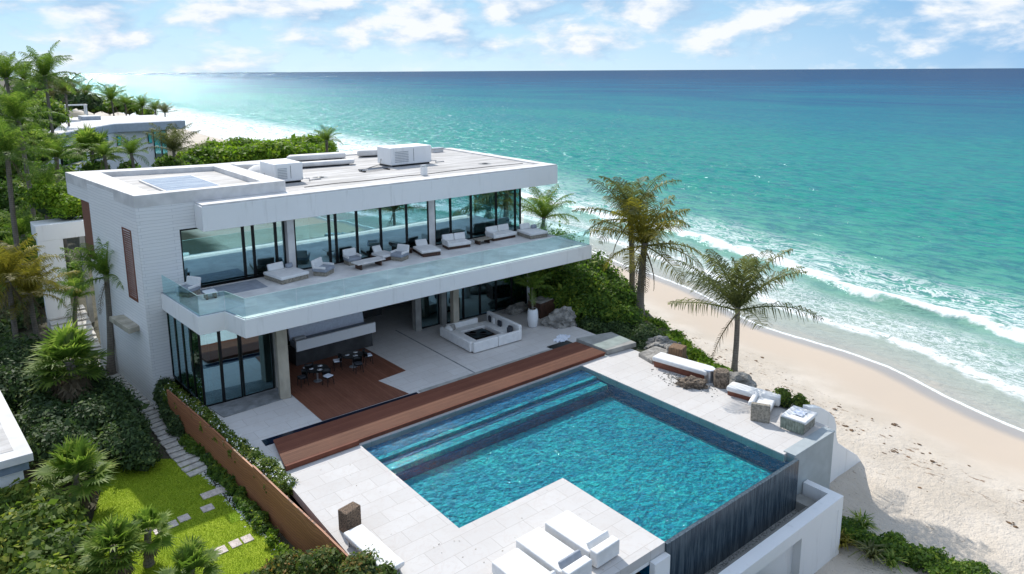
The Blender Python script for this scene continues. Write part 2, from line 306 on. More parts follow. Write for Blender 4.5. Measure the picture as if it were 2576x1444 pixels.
# ---------------------------------------------------------------- mesh helpers
def tag(o, label=None, cat=None, group=None, kind=None):
    if label: o['label'] = label
    if cat: o['category'] = cat
    if group: o['group'] = group
    if kind: o['kind'] = kind
    return o
def thing(name, label, cat, loc=(0, 0, 0), rz=0, group=None):
    o = bpy.data.objects.new(name, None); col.objects.link(o); o.empty_display_size = .2
    o.location = loc; o.rotation_euler = (0, 0, rz); return tag(o, label, cat, group)
class MB:
    def __init__(s): s.v = []; s.f = []
    def add(s, vs, fs):
        b = len(s.v); s.v += [tuple(v) for v in vs]; s.f += [tuple(i+b for i in f) for f in fs]; return s
    def box(s, x0, y0, z0, x1, y1, z1):
        return s.add([(x0, y0, z0), (x1, y0, z0), (x1, y1, z0), (x0, y1, z0), (x0, y0, z1), (x1, y0, z1), (x1, y1, z1), (x0, y1, z1)],
                     [(0, 3, 2, 1), (4, 5, 6, 7), (0, 1, 5, 4), (1, 2, 6, 5), (2, 3, 7, 6), (3, 0, 4, 7)])
    def prism(s, poly, z0, z1):
        a = sum(poly[i][0]*poly[(i+1) % len(poly)][1]-poly[(i+1) % len(poly)][0]*poly[i][1] for i in range(len(poly)))
        if a < 0: poly = poly[::-1]
        n = len(poly)
        return s.add([(x, y, z0) for x, y in poly]+[(x, y, z1) for x, y in poly],
                     [tuple(range(n-1, -1, -1)), tuple(range(n, 2*n))]+[(i, (i+1) % n, n+(i+1) % n, n+i) for i in range(n)])
    def ring(s, outer, inner, z0, z1):
        n = len(outer); V = []
        for P in (outer, inner):
            for z in (z0, z1): V += [(x, y, z) for x, y in P]
        f = []
        for i in range(n):
            j = (i+1) % n
            f += [(i, j, n+j, n+i), (2*n+j, 2*n+i, 3*n+i, 3*n+j), (n+i, n+j, 3*n+j, 3*n+i), (j, i, 2*n+i, 2*n+j)]
        return s.add(V, f)
    def wall(s, p, q, z0, z1, th):          # a wall of thickness th to the left of p->q
        dx, dy = q[0]-p[0], q[1]-p[1]; L = math.hypot(dx, dy); nx, ny = -dy/L*th, dx/L*th
        return s.prism([p, q, (q[0]+nx, q[1]+ny), (p[0]+nx, p[1]+ny)], z0, z1)
    def tube(s, pts, rad, n=8, cap=True):
        b = len(s.v); pts = [Vector(p) for p in pts]
        for i, p in enumerate(pts):
            d = (pts[min(i+1, len(pts)-1)]-pts[max(i-1, 0)]).normalized()
            a = d.orthogonal().normalized() if i == 0 else (a - d*a.dot(d)).normalized()
            c = d.cross(a); r = rad[i] if isinstance(rad, (list, tuple)) else rad
            for k in range(n):
                t = 2*PI*k/n; s.v.append(tuple(p + a*math.cos(t)*r + c*math.sin(t)*r))
        for i in range(len(pts)-1):
            for k in range(n):
                k2 = (k+1) % n; s.f.append((b+i*n+k, b+i*n+k2, b+(i+1)*n+k2, b+(i+1)*n+k))
        if cap: s.f.append(tuple(b+k for k in range(n-1, -1, -1))); s.f.append(tuple(b+(len(pts)-1)*n+k for k in range(n)))
        return s
    def lathe(s, prof, n=20, c=(0, 0, 0)):
        return s.tube([(c[0], c[1], c[2]+z) for r, z in prof], [r for r, z in prof], n)
    def blob(s, c, r, seed=0, sub=3, amp=.25, fr=1.3, flat=None):
        bm = bmesh.new(); bmesh.ops.create_icosphere(bm, subdivisions=sub, radius=1)
        from mathutils import noise
        vs = []
        for v in bm.verts:
            k = 1+amp*noise.fractal(v.co*fr+Vector((seed*7.1, seed, 0)), .8, 2.2, 4)
            p = Vector((v.co.x*r[0]*k, v.co.y*r[1]*k, v.co.z*r[2]*k))
            if flat is not None and p.z < flat: p.z = flat
            vs.append(tuple(p+Vector(c)))
        s.add(vs, [tuple(v.index for v in f.verts) for f in bm.faces]); bm.free(); return s
    def build(s, name, mat, parent=None, bevel=0, seg=3, smooth=False, sub=0):
        me = bpy.data.meshes.new(name); me.from_pydata(s.v, [], s.f); me.update()
        if mat: me.materials.append(M[mat] if isinstance(mat, str) else mat)
        o = bpy.data.objects.new(name, me); col.objects.link(o)
        if parent: o.parent = parent
        if bevel:
            b = o.modifiers.new('bevel', 'BEVEL'); b.width = bevel; b.segments = seg; b.limit_method = 'ANGLE'; b.angle_limit = R(35); smooth = True
        if sub:
            b = o.modifiers.new('subsurf', 'SUBSURF'); b.levels = sub; b.render_levels = sub; smooth = True
        if smooth:
            me.polygons.foreach_set('use_smooth', [True]*len(me.polygons))
            if bevel:
                wn_ = o.modifiers.new('wn', 'WEIGHTED_NORMAL'); wn_.keep_sharp = True
        return o
def box(*a): return MB().box(*a)
def cbox(cx, cy, cz, sx, sy, sz): return MB().box(cx-sx/2, cy-sy/2, cz-sz/2, cx+sx/2, cy+sy/2, cz+sz/2)
def dup(o, parent=None, loc=None, rz=None, label=None, scale=None):
    c = o.copy(); col.objects.link(c); c.parent = parent
    if loc is not None: c.location = loc
    if rz is not None: c.rotation_euler = (0, 0, rz)
    if scale is not None: c.scale = scale
    if label: c['label'] = label
    for ch in list(o.children): dup(ch, c)
    return c

def quadcloud(name, V, att, mat, parent=None, k=4):
    V = np.asarray(V, dtype=np.float32).reshape(-1, 3); n = len(V)//k
    me = bpy.data.meshes.new(name); me.vertices.add(n*k); me.vertices.foreach_set('co', V.ravel())
    me.loops.add(n*k); me.loops.foreach_set('vertex_index', np.arange(n*k, dtype=np.int32))
    me.polygons.add(n); me.polygons.foreach_set('loop_start', np.arange(0, n*k, k, dtype=np.int32)); me.polygons.foreach_set('loop_total', np.full(n, k, dtype=np.int32))
    a = me.attributes.new('v', 'FLOAT', 'POINT'); a.data.foreach_set('value', np.repeat(np.asarray(att, dtype=np.float32), k))
    me.update(calc_edges=True); me.materials.append(M[mat]); o = bpy.data.objects.new(name, me); col.objects.link(o)
    if parent: o.parent = parent
    return o

def leaf_arrays(blobs, dens, size, rng, sub=9, asp=.55, up=.35):
    """blobs (x,y,z,rx,ry,rz): leaf quads scattered through a lumpy shell"""
    Vs, As = [], []
    for (x, y, z, rx, ry, rz) in blobs:
        c0 = np.array([x, y, z]); r0 = np.array([rx, ry, rz])
        d = rng.normal(size=(sub, 3)); d /= np.linalg.norm(d, axis=1)[:, None]; d[:, 2] = np.abs(d[:, 2])*.9-.15
        lumps = [(c0+r0*dd*rng.uniform(.45, .72), r0*rng.uniform(.38, .62)) for dd in d]+[(c0, r0*.8)]
        for c, r in lumps:
            area = 4*PI*((r[0]*r[1])**1.6/3+(r[0]*r[2])**1.6/3+(r[1]*r[2])**1.6/3)**(1/1.6)
            n = max(12, int(area*dens))
            u = rng.normal(size=(n, 3)); u /= np.linalg.norm(u, axis=1)[:, None]; u[:, 2] = np.where(u[:, 2] < -.3, -u[:, 2], u[:, 2])
            rad = np.where(rng.uniform(size=n) < .14, rng.uniform(1.05, 1.42, n), rng.uniform(.68, 1.08, n))[:, None]
            p = c+u*r*rad
            nr = u+rng.normal(size=(n, 3))*.65+np.array([0, 0, up]); nr /= np.linalg.norm(nr, axis=1)[:, None]
            t = np.cross(nr, rng.normal(size=(n, 3))); t /= np.linalg.norm(t, axis=1)[:, None]; b = np.cross(nr, t)
            s = (size*np.exp(rng.normal(0, .38, n)))[:, None]
            q = np.stack([p-t*s*.5, p+b*s*.5*asp-nr*s*.05, p+t*s*.5, p-b*s*.5*asp-nr*s*.05], 1)
            hz = (p[:, 2]-(z-rz))/(2*rz+.01)
            tone = rng.uniform(-.2, .2)
            Vs.append(q.reshape(-1, 3)); As.append(np.clip(.42+tone+rng.normal(size=n)*.20, 0, 1))
    return np.concatenate(Vs), np.concatenate(As)

def shrub(name, label, cat, blobs, mat='leaf', dens=60, size=.15, seed=1, group=None, kind=None, sub=9, core=.62, flowers=0, asp=.55):
    rng = np.random.default_rng(seed)
    bx = sum(b[0] for b in blobs)/len(blobs); by = sum(b[1] for b in blobs)/len(blobs); bz = min(b[2]-b[5]*.6 for b in blobs)
    t = thing(name, label, cat, (bx, by, bz), 0, group)
    if kind: t['kind'] = kind
    bl = [(b[0]-bx, b[1]-by, b[2]-bz, b[3], b[4], b[5]) for b in blobs]
    V, A = leaf_arrays(bl, dens, size, rng, sub, asp); quadcloud('leaves', V, A, mat, t)
    mb = MB()
    for i, b in enumerate(bl):
        for k in range(4):
            a = rng.uniform(0, 2*PI); e = rng.uniform(.3, .75)
            mb.tube([(b[0], b[1], b[2]-b[5]*.9), (b[0]+b[3]*.3*e*math.cos(a), b[1]+b[4]*.3*e*math.sin(a), b[2]-.1*b[5]), (b[0]+b[3]*.8*e*math.cos(a), b[1]+b[4]*.8*e*math.sin(a), b[2]+b[5]*.5)], [.06, .045, .015], 5)
    mb.build('stems', 'bark', t)
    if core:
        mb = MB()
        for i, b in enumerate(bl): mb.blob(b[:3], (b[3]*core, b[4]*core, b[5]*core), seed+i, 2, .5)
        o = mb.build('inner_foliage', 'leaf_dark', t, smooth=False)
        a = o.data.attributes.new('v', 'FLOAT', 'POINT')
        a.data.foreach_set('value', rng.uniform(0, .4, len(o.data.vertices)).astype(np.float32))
    if flowers:
        V, A = leaf_arrays([(b[0], b[1], b[2]+b[5]*.12, b[3]*1.05, b[4]*1.05, b[5]*1.05) for b in bl], flowers, size*.6, rng, 3, .9); quadcloud('blossoms', V, A, 'petal', t)
    return t

# ---- palms
def frond(V, A, rng, base, az, el, L, droop, tone, wind=(0, 0), nst=44, lw=.062, ll=.75):
    p = np.array(base, float); h = np.array([math.cos(az), math.sin(az), 0.]); e = el; n = nst; ds = L/n; side = np.array([-h[1], h[0], 0.])
    pts = []; w3 = np.array([wind[0], wind[1], 0.])
    for i in range(n+1):
        d = h*math.cos(e)+np.array([0, 0, math.sin(e)]); d = d+w3*(i/n)**1.5; d /= np.linalg.norm(d); pts.append((p.copy(), d)); p = p+d*ds; e -= droop*(.35+1.3*i/n)/n
    for i in range(n):                                   # rachis
        p0, d0 = pts[i]; p1, d1 = pts[i+1]; wr = .045*(1-i/n)+.010; u = np.cross(side, d0)
        V += [p0-side*wr, p0+side*wr, p1+side*wr*.9, p1-side*wr*.9]; A.append(min(1, .75+tone))
        V += [p0-u*wr, p0+u*wr, p1+u*wr*.9, p1-u*wr*.9]; A.append(min(1, .55+tone))
    for i in range(2, n+1):
        t = i/n; p0, d0 = pts[i]; u = np.cross(d0, side); 
        l = ll*(math.sin(PI*min(1, t*.93+.06))**.6)*rng.uniform(.8, 1.1)
        if l < .08: continue
        for sgn in (-1, 1):
            if rng.uniform() < .06: continue
            dr = rng.uniform(.5, 2.0)
            dd = side*sgn*rng.uniform(.75, 1.05)+d0*rng.uniform(.45, .75)+u*rng.uniform(-.05, .25)+w3*.6; dd /= np.linalg.norm(dd)
            m = p0+dd*l*.5; tipd = dd+np.array([0, 0, -1.0])*dr+w3*.5; tipd /= np.linalg.norm(tipd); q = m+tipd*l*.5
            ww = d0*lw*.5*rng.uniform(.7, 1.2)
            V += [p0-ww*.6, p0+ww*.6, m+ww, m-ww]; a = float(np.clip(.45+tone+rng.normal()*.17, 0, 1)); A.append(a)
            V += [m-ww, m+ww, q+ww*.12, q-ww*.12]; A.append(float(np.clip(a+.06, 0, 1)))
def coconut_mesh(seed, L=3.6, nf=20, wind=(.15, -.1), dry=3, mat='frond', ll=.85, emin=-50, dr=75):
    rng = np.random.default_rng(seed); V, A = [], []
    for i in range(nf):
        az = i*2.399+rng.uniform(-.2, .2); f = i/nf
        el = R(84-(84-emin)*f**1.35+rng.uniform(-14, 14)); LL = L*rng.uniform(.85, 1.1)*(1-.25*(f < .15))
        frond(V, A, rng, (rng.uniform(-.08, .08), rng.uniform(-.08, .08), -.25*f), az, el, LL, R(dr+40*rng.uniform()), -.1*f+rng.uniform(-.12, .14), wind, ll=ll*L/3.6)
    me = quadcloud('crown_src', np.array(V), A, mat); m = me.data; bpy.data.objects.remove(me)
    D, B = [], []
    for i in range(dry):
        frond(D, B, rng, (0, 0, -.35), i*2.1+rng.uniform(0, 1), R(-45-rng.uniform(0, 25)), L*.7, R(35), 0, (0, 0), 22, .05, .5*L/3.6)
    m2 = None
    if dry: o = quadcloud('dry_src', np.array(D), B, 'frond_dry'); m2 = o.data; bpy.data.objects.remove(o)
    return m, m2
def fan_leaf(V, A, rng, base, az, el, pl, fr, tone, nseg=26, droop=.5):
    h = np.array([math.cos(az), math.sin(az), 0.]); d = h*math.cos(el)+np.array([0, 0, math.sin(el)]); side = np.array([-h[1], h[0], 0.]); p0 = np.array(base, float)
    c = p0+d*pl+np.array([0, 0, -.06*pl]); 
    V += [p0-side*.022, p0+side*.022, c+side*.014, c-side*.014]; A.append(.7)
    un_ = np.cross(d, side)
    V += [p0-un_*.022, p0+un_*.022, c+un_*.014, c-un_*.014]; A.append(.6)
    tilt = rng.uniform(-.5, .2); d2 = d*math.cos(tilt)+un_*math.sin(tilt)*-1; nrm = np.cross(d2, side)
    for k in range(nseg):
        a = (k/(nseg-1)-.5)*R(250); l = fr*(.78+.22*math.cos(a*.6))*rng.uniform(.85, 1.1)
        dd = d2*math.cos(a)+side*math.sin(a)+nrm*abs(math.sin(a))*.22; dd /= np.linalg.norm(dd)
        pr = np.cross(dd, nrm); pr /= np.linalg.norm(pr); w = l*math.sin(R(250)/nseg/2)*.72
        m = c+dd*l*.55; td = dd+np.array([0, 0, -1])*droop*rng.uniform(.3, 1.3); td /= np.linalg.norm(td); q = m+td*l*.45
        V += [c, m-pr*w, m+nrm*w*.35, m+pr*w]; v = float(np.clip(.45+tone+rng.normal()*.13, 0, 1)); A.append(v)
        V += [m-pr*w, q-pr*w*.1, q+pr*w*.1, m+pr*w]; A.append(float(np.clip(v+.12, 0, 1)))
def fan_mesh(seed, nf=26, pl=1.0, fr=.95, dry=6, mat='frond_green'):
    rng = np.random.default_rng(seed); V, A = [], []
    for i in range(nf):
        f = i/nf; el = R(82-112*f+rng.uniform(-10, 10)); fan_leaf(V, A, rng, (rng.uniform(-.08, .08), rng.uniform(-.08, .08), -.1-.25*f), i*2.399+rng.uniform(-.3, .3), el, pl*rng.uniform(.75, 1.15), fr*rng.uniform(.85, 1.1), rng.uniform(-.14, .14))
    me = quadcloud('crown_src', np.array(V), A, mat); m = me.data; bpy.data.objects.remove(me)
    D, B = [], []
    for i in range(dry): fan_leaf(D, B, rng, (0, 0, -.35), i*2.4+rng.uniform(0, .8), R(-50-rng.uniform(0, 25)), pl*.8, fr*.9, 0, 16, 1.2)
    m2 = None
    if dry: o = quadcloud('dry_src', np.array(D), B, 'frond_dry'); m2 = o.data; bpy.data.objects.remove(o)
    return m, m2
CR = {}
CR['coco1'] = coconut_mesh(1, 4.2, 19, (.04, -.05), 1, 'frond', 1.1, 4, 20)
CR['coco2'] = coconut_mesh(2, 4.0, 18, (.10, .05), 3, 'frond', 1.0, -8, 34)
CR['coco3'] = coconut_mesh(3, 3.7, 19, (.06, .04), 2, 'frond_green', .95, 0, 42)
CR['coco4'] = coconut_mesh(9, 3.9, 22, (.12, .02), 2, 'frond_green', 1.0, -15, 40)
CR['gold'] = coconut_mesh(4, 3.9, 21, (.06, .0), 5, 'frond_gold', 1.05, -18, 38)
CR['fan1'] = fan_mesh(5)
CR['fan2'] = fan_mesh(6, 30, .9, 1.0, 9)
CR['fan3'] = fan_mesh(8, 22, 1.1, 1.0, 3)
def palm(label, base, top, kind, scale, rz=0, rad=.16, group=None, bend=.3, cat='palm tree', swell=1.5):
    t = thing('palm_tree', label, cat, base, 0, group)
    b = Vector((0, 0, 0)); e = Vector(top)-Vector(base); hv = Vector((e.x, e.y, 0)); pts, rr = [], []
    n = 14
    for i in range(n+1):
        f = i/n; p = Vector((e.x*f**1.5, e.y*f**1.5, e.z*f)); p += Vector((math.sin(PI*f)*bend*math.cos(rz*3), math.sin(PI*f)*bend*math.sin(rz*3), 0))
        pts.append(p); rr.append(rad*(swell-(swell-1)*min(1, f*5))*(1-.25*f)*(1.0+(.25 if f > .93 else 0)))
    pts[0].z -= .3
    MB().tube(pts, rr, 12).build('trunk', 'trunk', t, smooth=True)
    m, m2 = CR[kind]
    c = bpy.data.objects.new('crown', m); col.objects.link(c); c.parent = t; c.location = e; c.scale = (scale,)*3; c.rotation_euler = (0, 0, rz)
    if m2:
        d = bpy.data.objects.new('dead_fronds', m2); col.objects.link(d); d.parent = t; d.location = e; d.scale = (scale,)*3; d.rotation_euler = (0, 0, rz+.5)
    return t

# ================================================================ TERRAIN AND SEA
SEA = -6.0
_wy = np.array([-20000, -400, -60, 0, 12, 21.4, 32.5, 49.4, 90, 135, 230, 290, 700, 1118, 3000, 60000.])
_wx = np.array([-9000, 20, 42, 48.5, 50.2, 53.3, 54.9, 59.7, 64.5, 69, 75.5, 78, 96, 130, 300, 9000.])
def wl(Y):
    Y = np.asarray(Y, float)
    return np.interp(Y, _wy, _wx) + .5*np.sin(Y*.33)*np.exp(-(Y/120)**2) + .3*np.sin(Y*.11+1)
_cy = np.array([-500, -60, 0, 14, 19, 23.5, 26.5, 30, 34, 45, 70, 90, 130, 160, 230, 400, 3000.])
_cx = np.array([5, 20, 29, 30.2, 31.2, 33, 34.5, 36.3, 38.2, 41.5, 45, 48, 57, 58, 61, 68, 270.])
def ground(X, Y):
    X = np.asarray(X, float); Y = np.asarray(Y, float)
    W = wl(Y); C = np.interp(Y, _cy, _cx)
    top = np.interp(Y, [-60, 16.2, 18.8, 21, 60, 120, 200], [-4.3, -4.2, -.9, -.45, -.6, -.8, -1.5])
    left = np.full_like(X, -1.55)
    under = np.interp(X, [9.3, 9.7, 29.6, 30.4], [0, 1, 1, 0])*np.where((Y > 10) & (Y < 39), 1, 0)
    z = np.where(X < 20, left, top)
    z = z*(1-under)+np.minimum(z, -3.2)*under
    s = np.clip((X-C)/4.2, 0, 1); s = s*s*(3-2*s)
    toe = -4.0
    z = np.where(X > C, top+(toe-top)*s, z)
    f = np.clip((X-C-4.2)/np.maximum(W-C-4.2, 1), 0, 4)
    z = np.where(X > C+4.2, toe+(SEA-toe)*np.minimum(f, 1)**1.15-np.maximum(0, X-W)*.06, z)
    return z
def sheet(name, X, Y, Z, mat, attrs):
    ny, nx = X.shape; n = nx*ny
    me = bpy.data.meshes.new(name); me.vertices.add(n); me.vertices.foreach_set('co', np.stack([X, Y, Z], -1).astype(np.float32).ravel())
    i = np.arange(n).reshape(ny, nx); q = np.stack([i[:-1, :-1], i[:-1, 1:], i[1:, 1:], i[1:, :-1]], -1).reshape(-1, 4).astype(np.int32); m = len(q)
    me.loops.add(m*4); me.loops.foreach_set('vertex_index', q.ravel()); me.polygons.add(m)
    me.polygons.foreach_set('loop_start', np.arange(0, m*4, 4, dtype=np.int32)); me.polygons.foreach_set('loop_total', np.full(m, 4, dtype=np.int32))
    me.polygons.foreach_set('use_smooth', np.ones(m, dtype=bool))
    for k, a in attrs.items():
        t = me.attributes.new(k, 'FLOAT', 'POINT'); t.data.foreach_set('value', a.astype(np.float32).ravel())
    me.update(calc_edges=True); me.materials.append(mat); o = bpy.data.objects.new(name, me); col.objects.link(o); return o
def sand_mat():
    t = NT('sand'); off = t.attr('off'); du = t.attr('dune')
    wob = t.math('MULTIPLY', t.math('SUBTRACT', t.noise(.12, None, 3), .5), 5)
    o2 = t.math('ADD', off, wob)
    dry = t.mix(t.sstep(t.noise(.35, None, 6), .3, .7), (.52, .45, .365), (.61, .54, .455))
    spk = t.math('MULTIPLY', t.math('GREATER_THAN', t.noise(5.5, None, 2, .4), .715), t.sstep(o2, -9, -13))
    dry = t.mix(t.math('MULTIPLY', spk, .55), dry, (.22, .17, .13))
    damp = (.54, .445, .35); wet = (.36, .32, .28)
    c = t.mix(t.sstep(o2, -10, -5.5), dry, damp)
    c = t.mix(t.sstep(t.math('ADD', off, t.math('MULTIPLY', wob, .25)), -2.4, -.9), c, wet)
    # wrack line of dried weed
    wr = t.noise(1.7, t.map((1.6, .7, 1), (0, 0, .3)), 7, .72, .4)
    band = t.math('MULTIPLY', t.sstep(t.math('ABSOLUTE', t.math('ADD', o2, 11.5)), 3.0, .3), t.sstep(wr, .585, .62))
    c = t.mix(band, c, (.17, .095, .045))
    w2 = t.math('MULTIPLY', t.sstep(t.math('ABSOLUTE', t.math('ADD', o2, 15.5)), 3.2, .3), t.sstep(t.noise(2.4, t.map((1.2, .6, 1)), 7, .7), .64, .66))
    c = t.mix(t.math('MULTIPLY', w2, .7), c, (.20, .13, .07))
    soil = t.mix(t.noise(1.2, None, 6), (.03, .035, .018), (.10, .085, .05))
    c = t.mix(du, c, soil)
    h = t.math('ADD', t.math('MULTIPLY', t.noise(3.2, None, 4, .6), 1.0), t.math('MULTIPLY', t.noise(13, None, 3), .35))
    hb = t.math('MULTIPLY', h, t.sstep(o2, -7, -13))
    rg = t.math('MULTIPLY_ADD', t.sstep(off, -3, -.8), -.62, .92)
    return t.done(t.bsdf(c, rg, normal=t.bump(hb, .9, .14)))
tt = np.concatenate([np.linspace(0, 1, 130)])
Yg = np.concatenate([-np.geomspace(300, 12, 22), np.arange(-10, 60, .5), np.geomspace(60, 3000, 90)])
Xl = np.concatenate([-np.geomspace(900, 8, 24), np.arange(-6, 28.1, .4)])
TX, TY, TD = [], [], []
for y in Yg:
    W = float(wl(y)); TX.append(np.concatenate([Xl, 28.1+(W+22-28.1)*tt[1:]]))
X = np.array(TX); Y = np.repeat(Yg[:, None], X.shape[1], 1)
from mathutils import noise as mnoise
Z = ground(X, Y); C = np.interp(Y, _cy, _cx); offv = X-wl(Y)
lump = np.array([[mnoise.noise(Vector((x*.45, y*.45, 0)))+.5*mnoise.noise(Vector((x*1.1, y*1.1, 5))) for x, y in zip(rx, ry)] for rx, ry in zip(X, Y)])
Z += lump*.10*np.clip((-offv-5)/8, 0, 1)*(X > 30)
dune = np.clip(((C+2.6)-X)/1.2, 0, 1)*np.where(Y > 18.3, 1, np.clip((26-X)/2, 0, 1))
dune = np.where(Y > 150, np.clip((C-10-X)/6, 0, 1), dune)
dune = np.clip(dune+lump*.5*(dune > .05)*(dune < 1), 0, 1)
terrain = sheet('ground', X, Y, Z, sand_mat(), {'off': offv, 'dune': dune}); tag(terrain, 'pale sand beach rising to a planted dune and dark garden soil', kind='structure')

def sea_mat():
    t = NT('sea'); off = t.attr('off'); s = t.n('ShaderNodeSeparateXYZ'); t.l(t.pos, s.inputs[0]); Yv = s.outputs[1]
    lf = t.math('LOGARITHM', t.math('MAXIMUM', off, 1.0), 10.0)          # 1 m -> 0, 10 km -> 4
    swirl = t.math('MULTIPLY', t.math('SUBTRACT', t.noise(.012, t.map((1, .45, 1)), 4, .6, .8), .5), 1.05)
    sw2 = t.math('MULTIPLY', t.math('SUBTRACT', t.noise(.07, t.map((1, .28, 1)), 6, .7, 1.2), .5), .48)
    f = t.math('DIVIDE', t.math('ADD', lf, t.math('ADD', t.math('MULTIPLY', swirl, t.sstep(lf, 1.5, 2.1)), sw2)), 4.0)
    c = t.ramp(f, [(0.0, (.40, .36, .30)), (.16, (.34, .36, .29)), (.26, (.17, .32, .24)), (.335, (.032, .30, .19)), (.43, (.004, .245, .17)), (.52, (.001, .215, .175)), (.60, (.000, .155, .18)), (.70, (.000, .075, .155)), (.80, (.000, .020, .090)), (1, (.000, .010, .065))])
    # waves (bump): several wavelengths, crests roughly along the shore
    rot = (0, 0, R(-14)); v1 = t.map((1, .36, 1), rot)
    h = t.math('ADD', t.math('MULTIPLY', t.noise(.45, v1, 5, .62, .4), 1.0), t.math('MULTIPLY', t.noise(2.2, t.map((1, .5, 1), (0, 0, R(10))), 4, .6), .28))
    # foam
    n1 = t.noise(.55, t.map((1, .45, 1)), 6, .7, 1.2); n2 = t.noise(1.6, t.map((1, .6, 1)), 6, .72, .9); n3 = t.noise(.14, None, 3)
    edge = t.math('MULTIPLY', t.math('SUBTRACT', t.noise(.5, None, 5, .6), .5), 2.2)
    o = t.math('ADD', off, edge); o1 = t.math('ADD', off, t.math('MULTIPLY', edge, .22))
    line = t.sstep(t.math('ABSOLUTE', t.math('SUBTRACT', o1, .10)), .20, .06)
    e2 = t.math('MULTIPLY', t.sstep(t.math('ABSOLUTE', t.math('SUBTRACT', o, 5.6)), 1.2, .1), t.sstep(n2, .36, .52))
    far = t.sstep(Yv, 60, 190)
    lace = t.sstep(t.math('ABSOLUTE', t.math('SUBTRACT', n2, .5)), .045, .012)
    zone = t.math('MULTIPLY', t.sstep(o, 4.5, 5.6), t.sstep(o, 15.0, 9.0))
    lz = t.math('MULTIPLY', zone, t.math('MAXIMUM', t.math('MULTIPLY', lace, .7), t.math('MULTIPLY', t.sstep(n1, .53, .66), .85)))
    bn = t.math('MULTIPLY', t.math('SUBTRACT', t.noise(.30, None, 5, .65), .5), 3.4)
    bo = t.math('ADD', off, bn)
    gap = t.sstep(t.noise(.06, None, 2), .33, .42)
    brk = t.math('MULTIPLY', t.math('MULTIPLY', t.sstep(bo, 14.9, 15.6), t.sstep(bo, 17.6, 16.3)), t.math('MULTIPLY', gap, t.math('MAXIMUM', t.sstep(n1, .40, .50), t.sstep(bo, 16.6, 15.6))))
    bz = t.math('MULTIPLY', t.sstep(bo, 16, 17.5), t.sstep(bo, 31, 20))
    bl = t.math('MULTIPLY', bz, t.math('MAXIMUM', t.math('MULTIPLY', t.sstep(t.math('ABSOLUTE', t.math('SUBTRACT', n1, .5)), .05, .01), .75), t.sstep(n1, .58, .70)))
    caps = t.math('MULTIPLY', t.sstep(t.noise(.30, t.map((1.8, .6, 1), rot), 8, .72), .70, .745), t.sstep(off, 25, 60))
    fz = t.math('MULTIPLY', t.math('MULTIPLY', t.sstep(off, 46, 22), t.sstep(n1, .36, .56)), far)
    foam = line
    for x in (e2, lz, brk, bl, t.math('MULTIPLY', caps, .85), fz): foam = t.math('MAXIMUM', foam, x)
    thin = t.math('MULTIPLY', t.sstep(off, 60, 8), .18)
    c = t.mix(thin, c, (.55, .62, .56))
    nb = t.bump(h, .85, .55)
    gn = t.n('ShaderNodeTexNoise'); t.l(t.map((.55, .30, 1), rot), gn.inputs['Vector']); gn.inputs['Scale'].default_value = 1.0; gn.inputs['Detail'].default_value = 5; gn.inputs['Roughness'].default_value = .75
    gv = t.n('ShaderNodeVectorMath', operation='SUBTRACT'); t.l(gn.outputs['Color'], gv.inputs[0]); gv.inputs[1].default_value = (.5, .5, .5)
    gm = t.n('ShaderNodeVectorMath', operation='MULTIPLY'); t.l(gv.outputs[0], gm.inputs[0]); gm.inputs[1].default_value = (2.2, 4.6, 0)
    gf = t.n('ShaderNodeVectorMath', operation='SCALE'); t.l(gm.outputs[0], gf.inputs[0]); t.l(t.sstep(lf, 1.0, 1.9), gf.inputs['Scale'])
    ga = t.n('ShaderNodeVectorMath', operation='ADD'); t.l(gf.outputs[0], ga.inputs[0]); t.l(nb, ga.inputs[1])
    gn2 = t.n('ShaderNodeVectorMath', operation='NORMALIZE'); t.l(ga.outputs[0], gn2.inputs[0]); nb = gn2.outputs[0]
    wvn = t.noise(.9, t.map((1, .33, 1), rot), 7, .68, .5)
    c = t.mix(t.math('MULTIPLY', t.sstep(wvn, .45, .58), t.math('MULTIPLY_ADD', t.sstep(off, 4, 30), .75, .08)), c, t.mix(.62, c, (.001, .075, .15)))  # darker sky reflection on wavelets painted into the water colour, bright crests next
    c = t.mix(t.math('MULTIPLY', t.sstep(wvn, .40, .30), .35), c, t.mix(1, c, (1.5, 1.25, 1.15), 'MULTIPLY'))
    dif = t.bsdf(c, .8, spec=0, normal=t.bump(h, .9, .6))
    lw = t.n('ShaderNodeLayerWeight'); lw.inputs[0].default_value = .5; t.l(nb, lw.inputs['Normal'])
    gl = t.n('ShaderNodeBsdfGlossy'); gl.inputs['Roughness'].default_value = .18; gl.inputs[0].default_value = (.76, .93, 1, 1); t.l(nb, gl.inputs['Normal'])
    ff = t.math('MULTIPLY_ADD', t.math('POWER', lw.outputs['Facing'], 5.0), t.math('MULTIPLY_ADD', t.sstep(lf, 1.3, 2.6), -.38, .42), t.math('MULTIPLY_ADD', t.sstep(lf, 1.1, 2.5), .125, .045))
    wm_ = t.n('ShaderNodeMixShader'); t.l(ff, wm_.inputs[0]); t.l(dif, wm_.inputs[1]); t.l(gl.outputs[0], wm_.inputs[2]); water = wm_.outputs[0]
    fo = t.bsdf((.82, .84, .84), .9, normal=t.bump(t.noise(3, None, 5), .7, .15))
    m = t.n('ShaderNodeMixShader'); t.l(foam, m.inputs[0]); t.l(water, m.inputs[1]); t.l(fo, m.inputs[2])
    return t.done(m.outputs[0])
dd = np.concatenate([np.arange(-5, 34, .3), np.arange(34, 90, .8), np.geomspace(90, 70000, 120)])
Ys = np.concatenate([-np.geomspace(60000, 30, 60), np.arange(-28, 70, .45), np.arange(70, 200, 1.2), np.geomspace(202, 70000, 110)])
D, Y = np.meshgrid(dd, Ys); X = D+wl(Y)
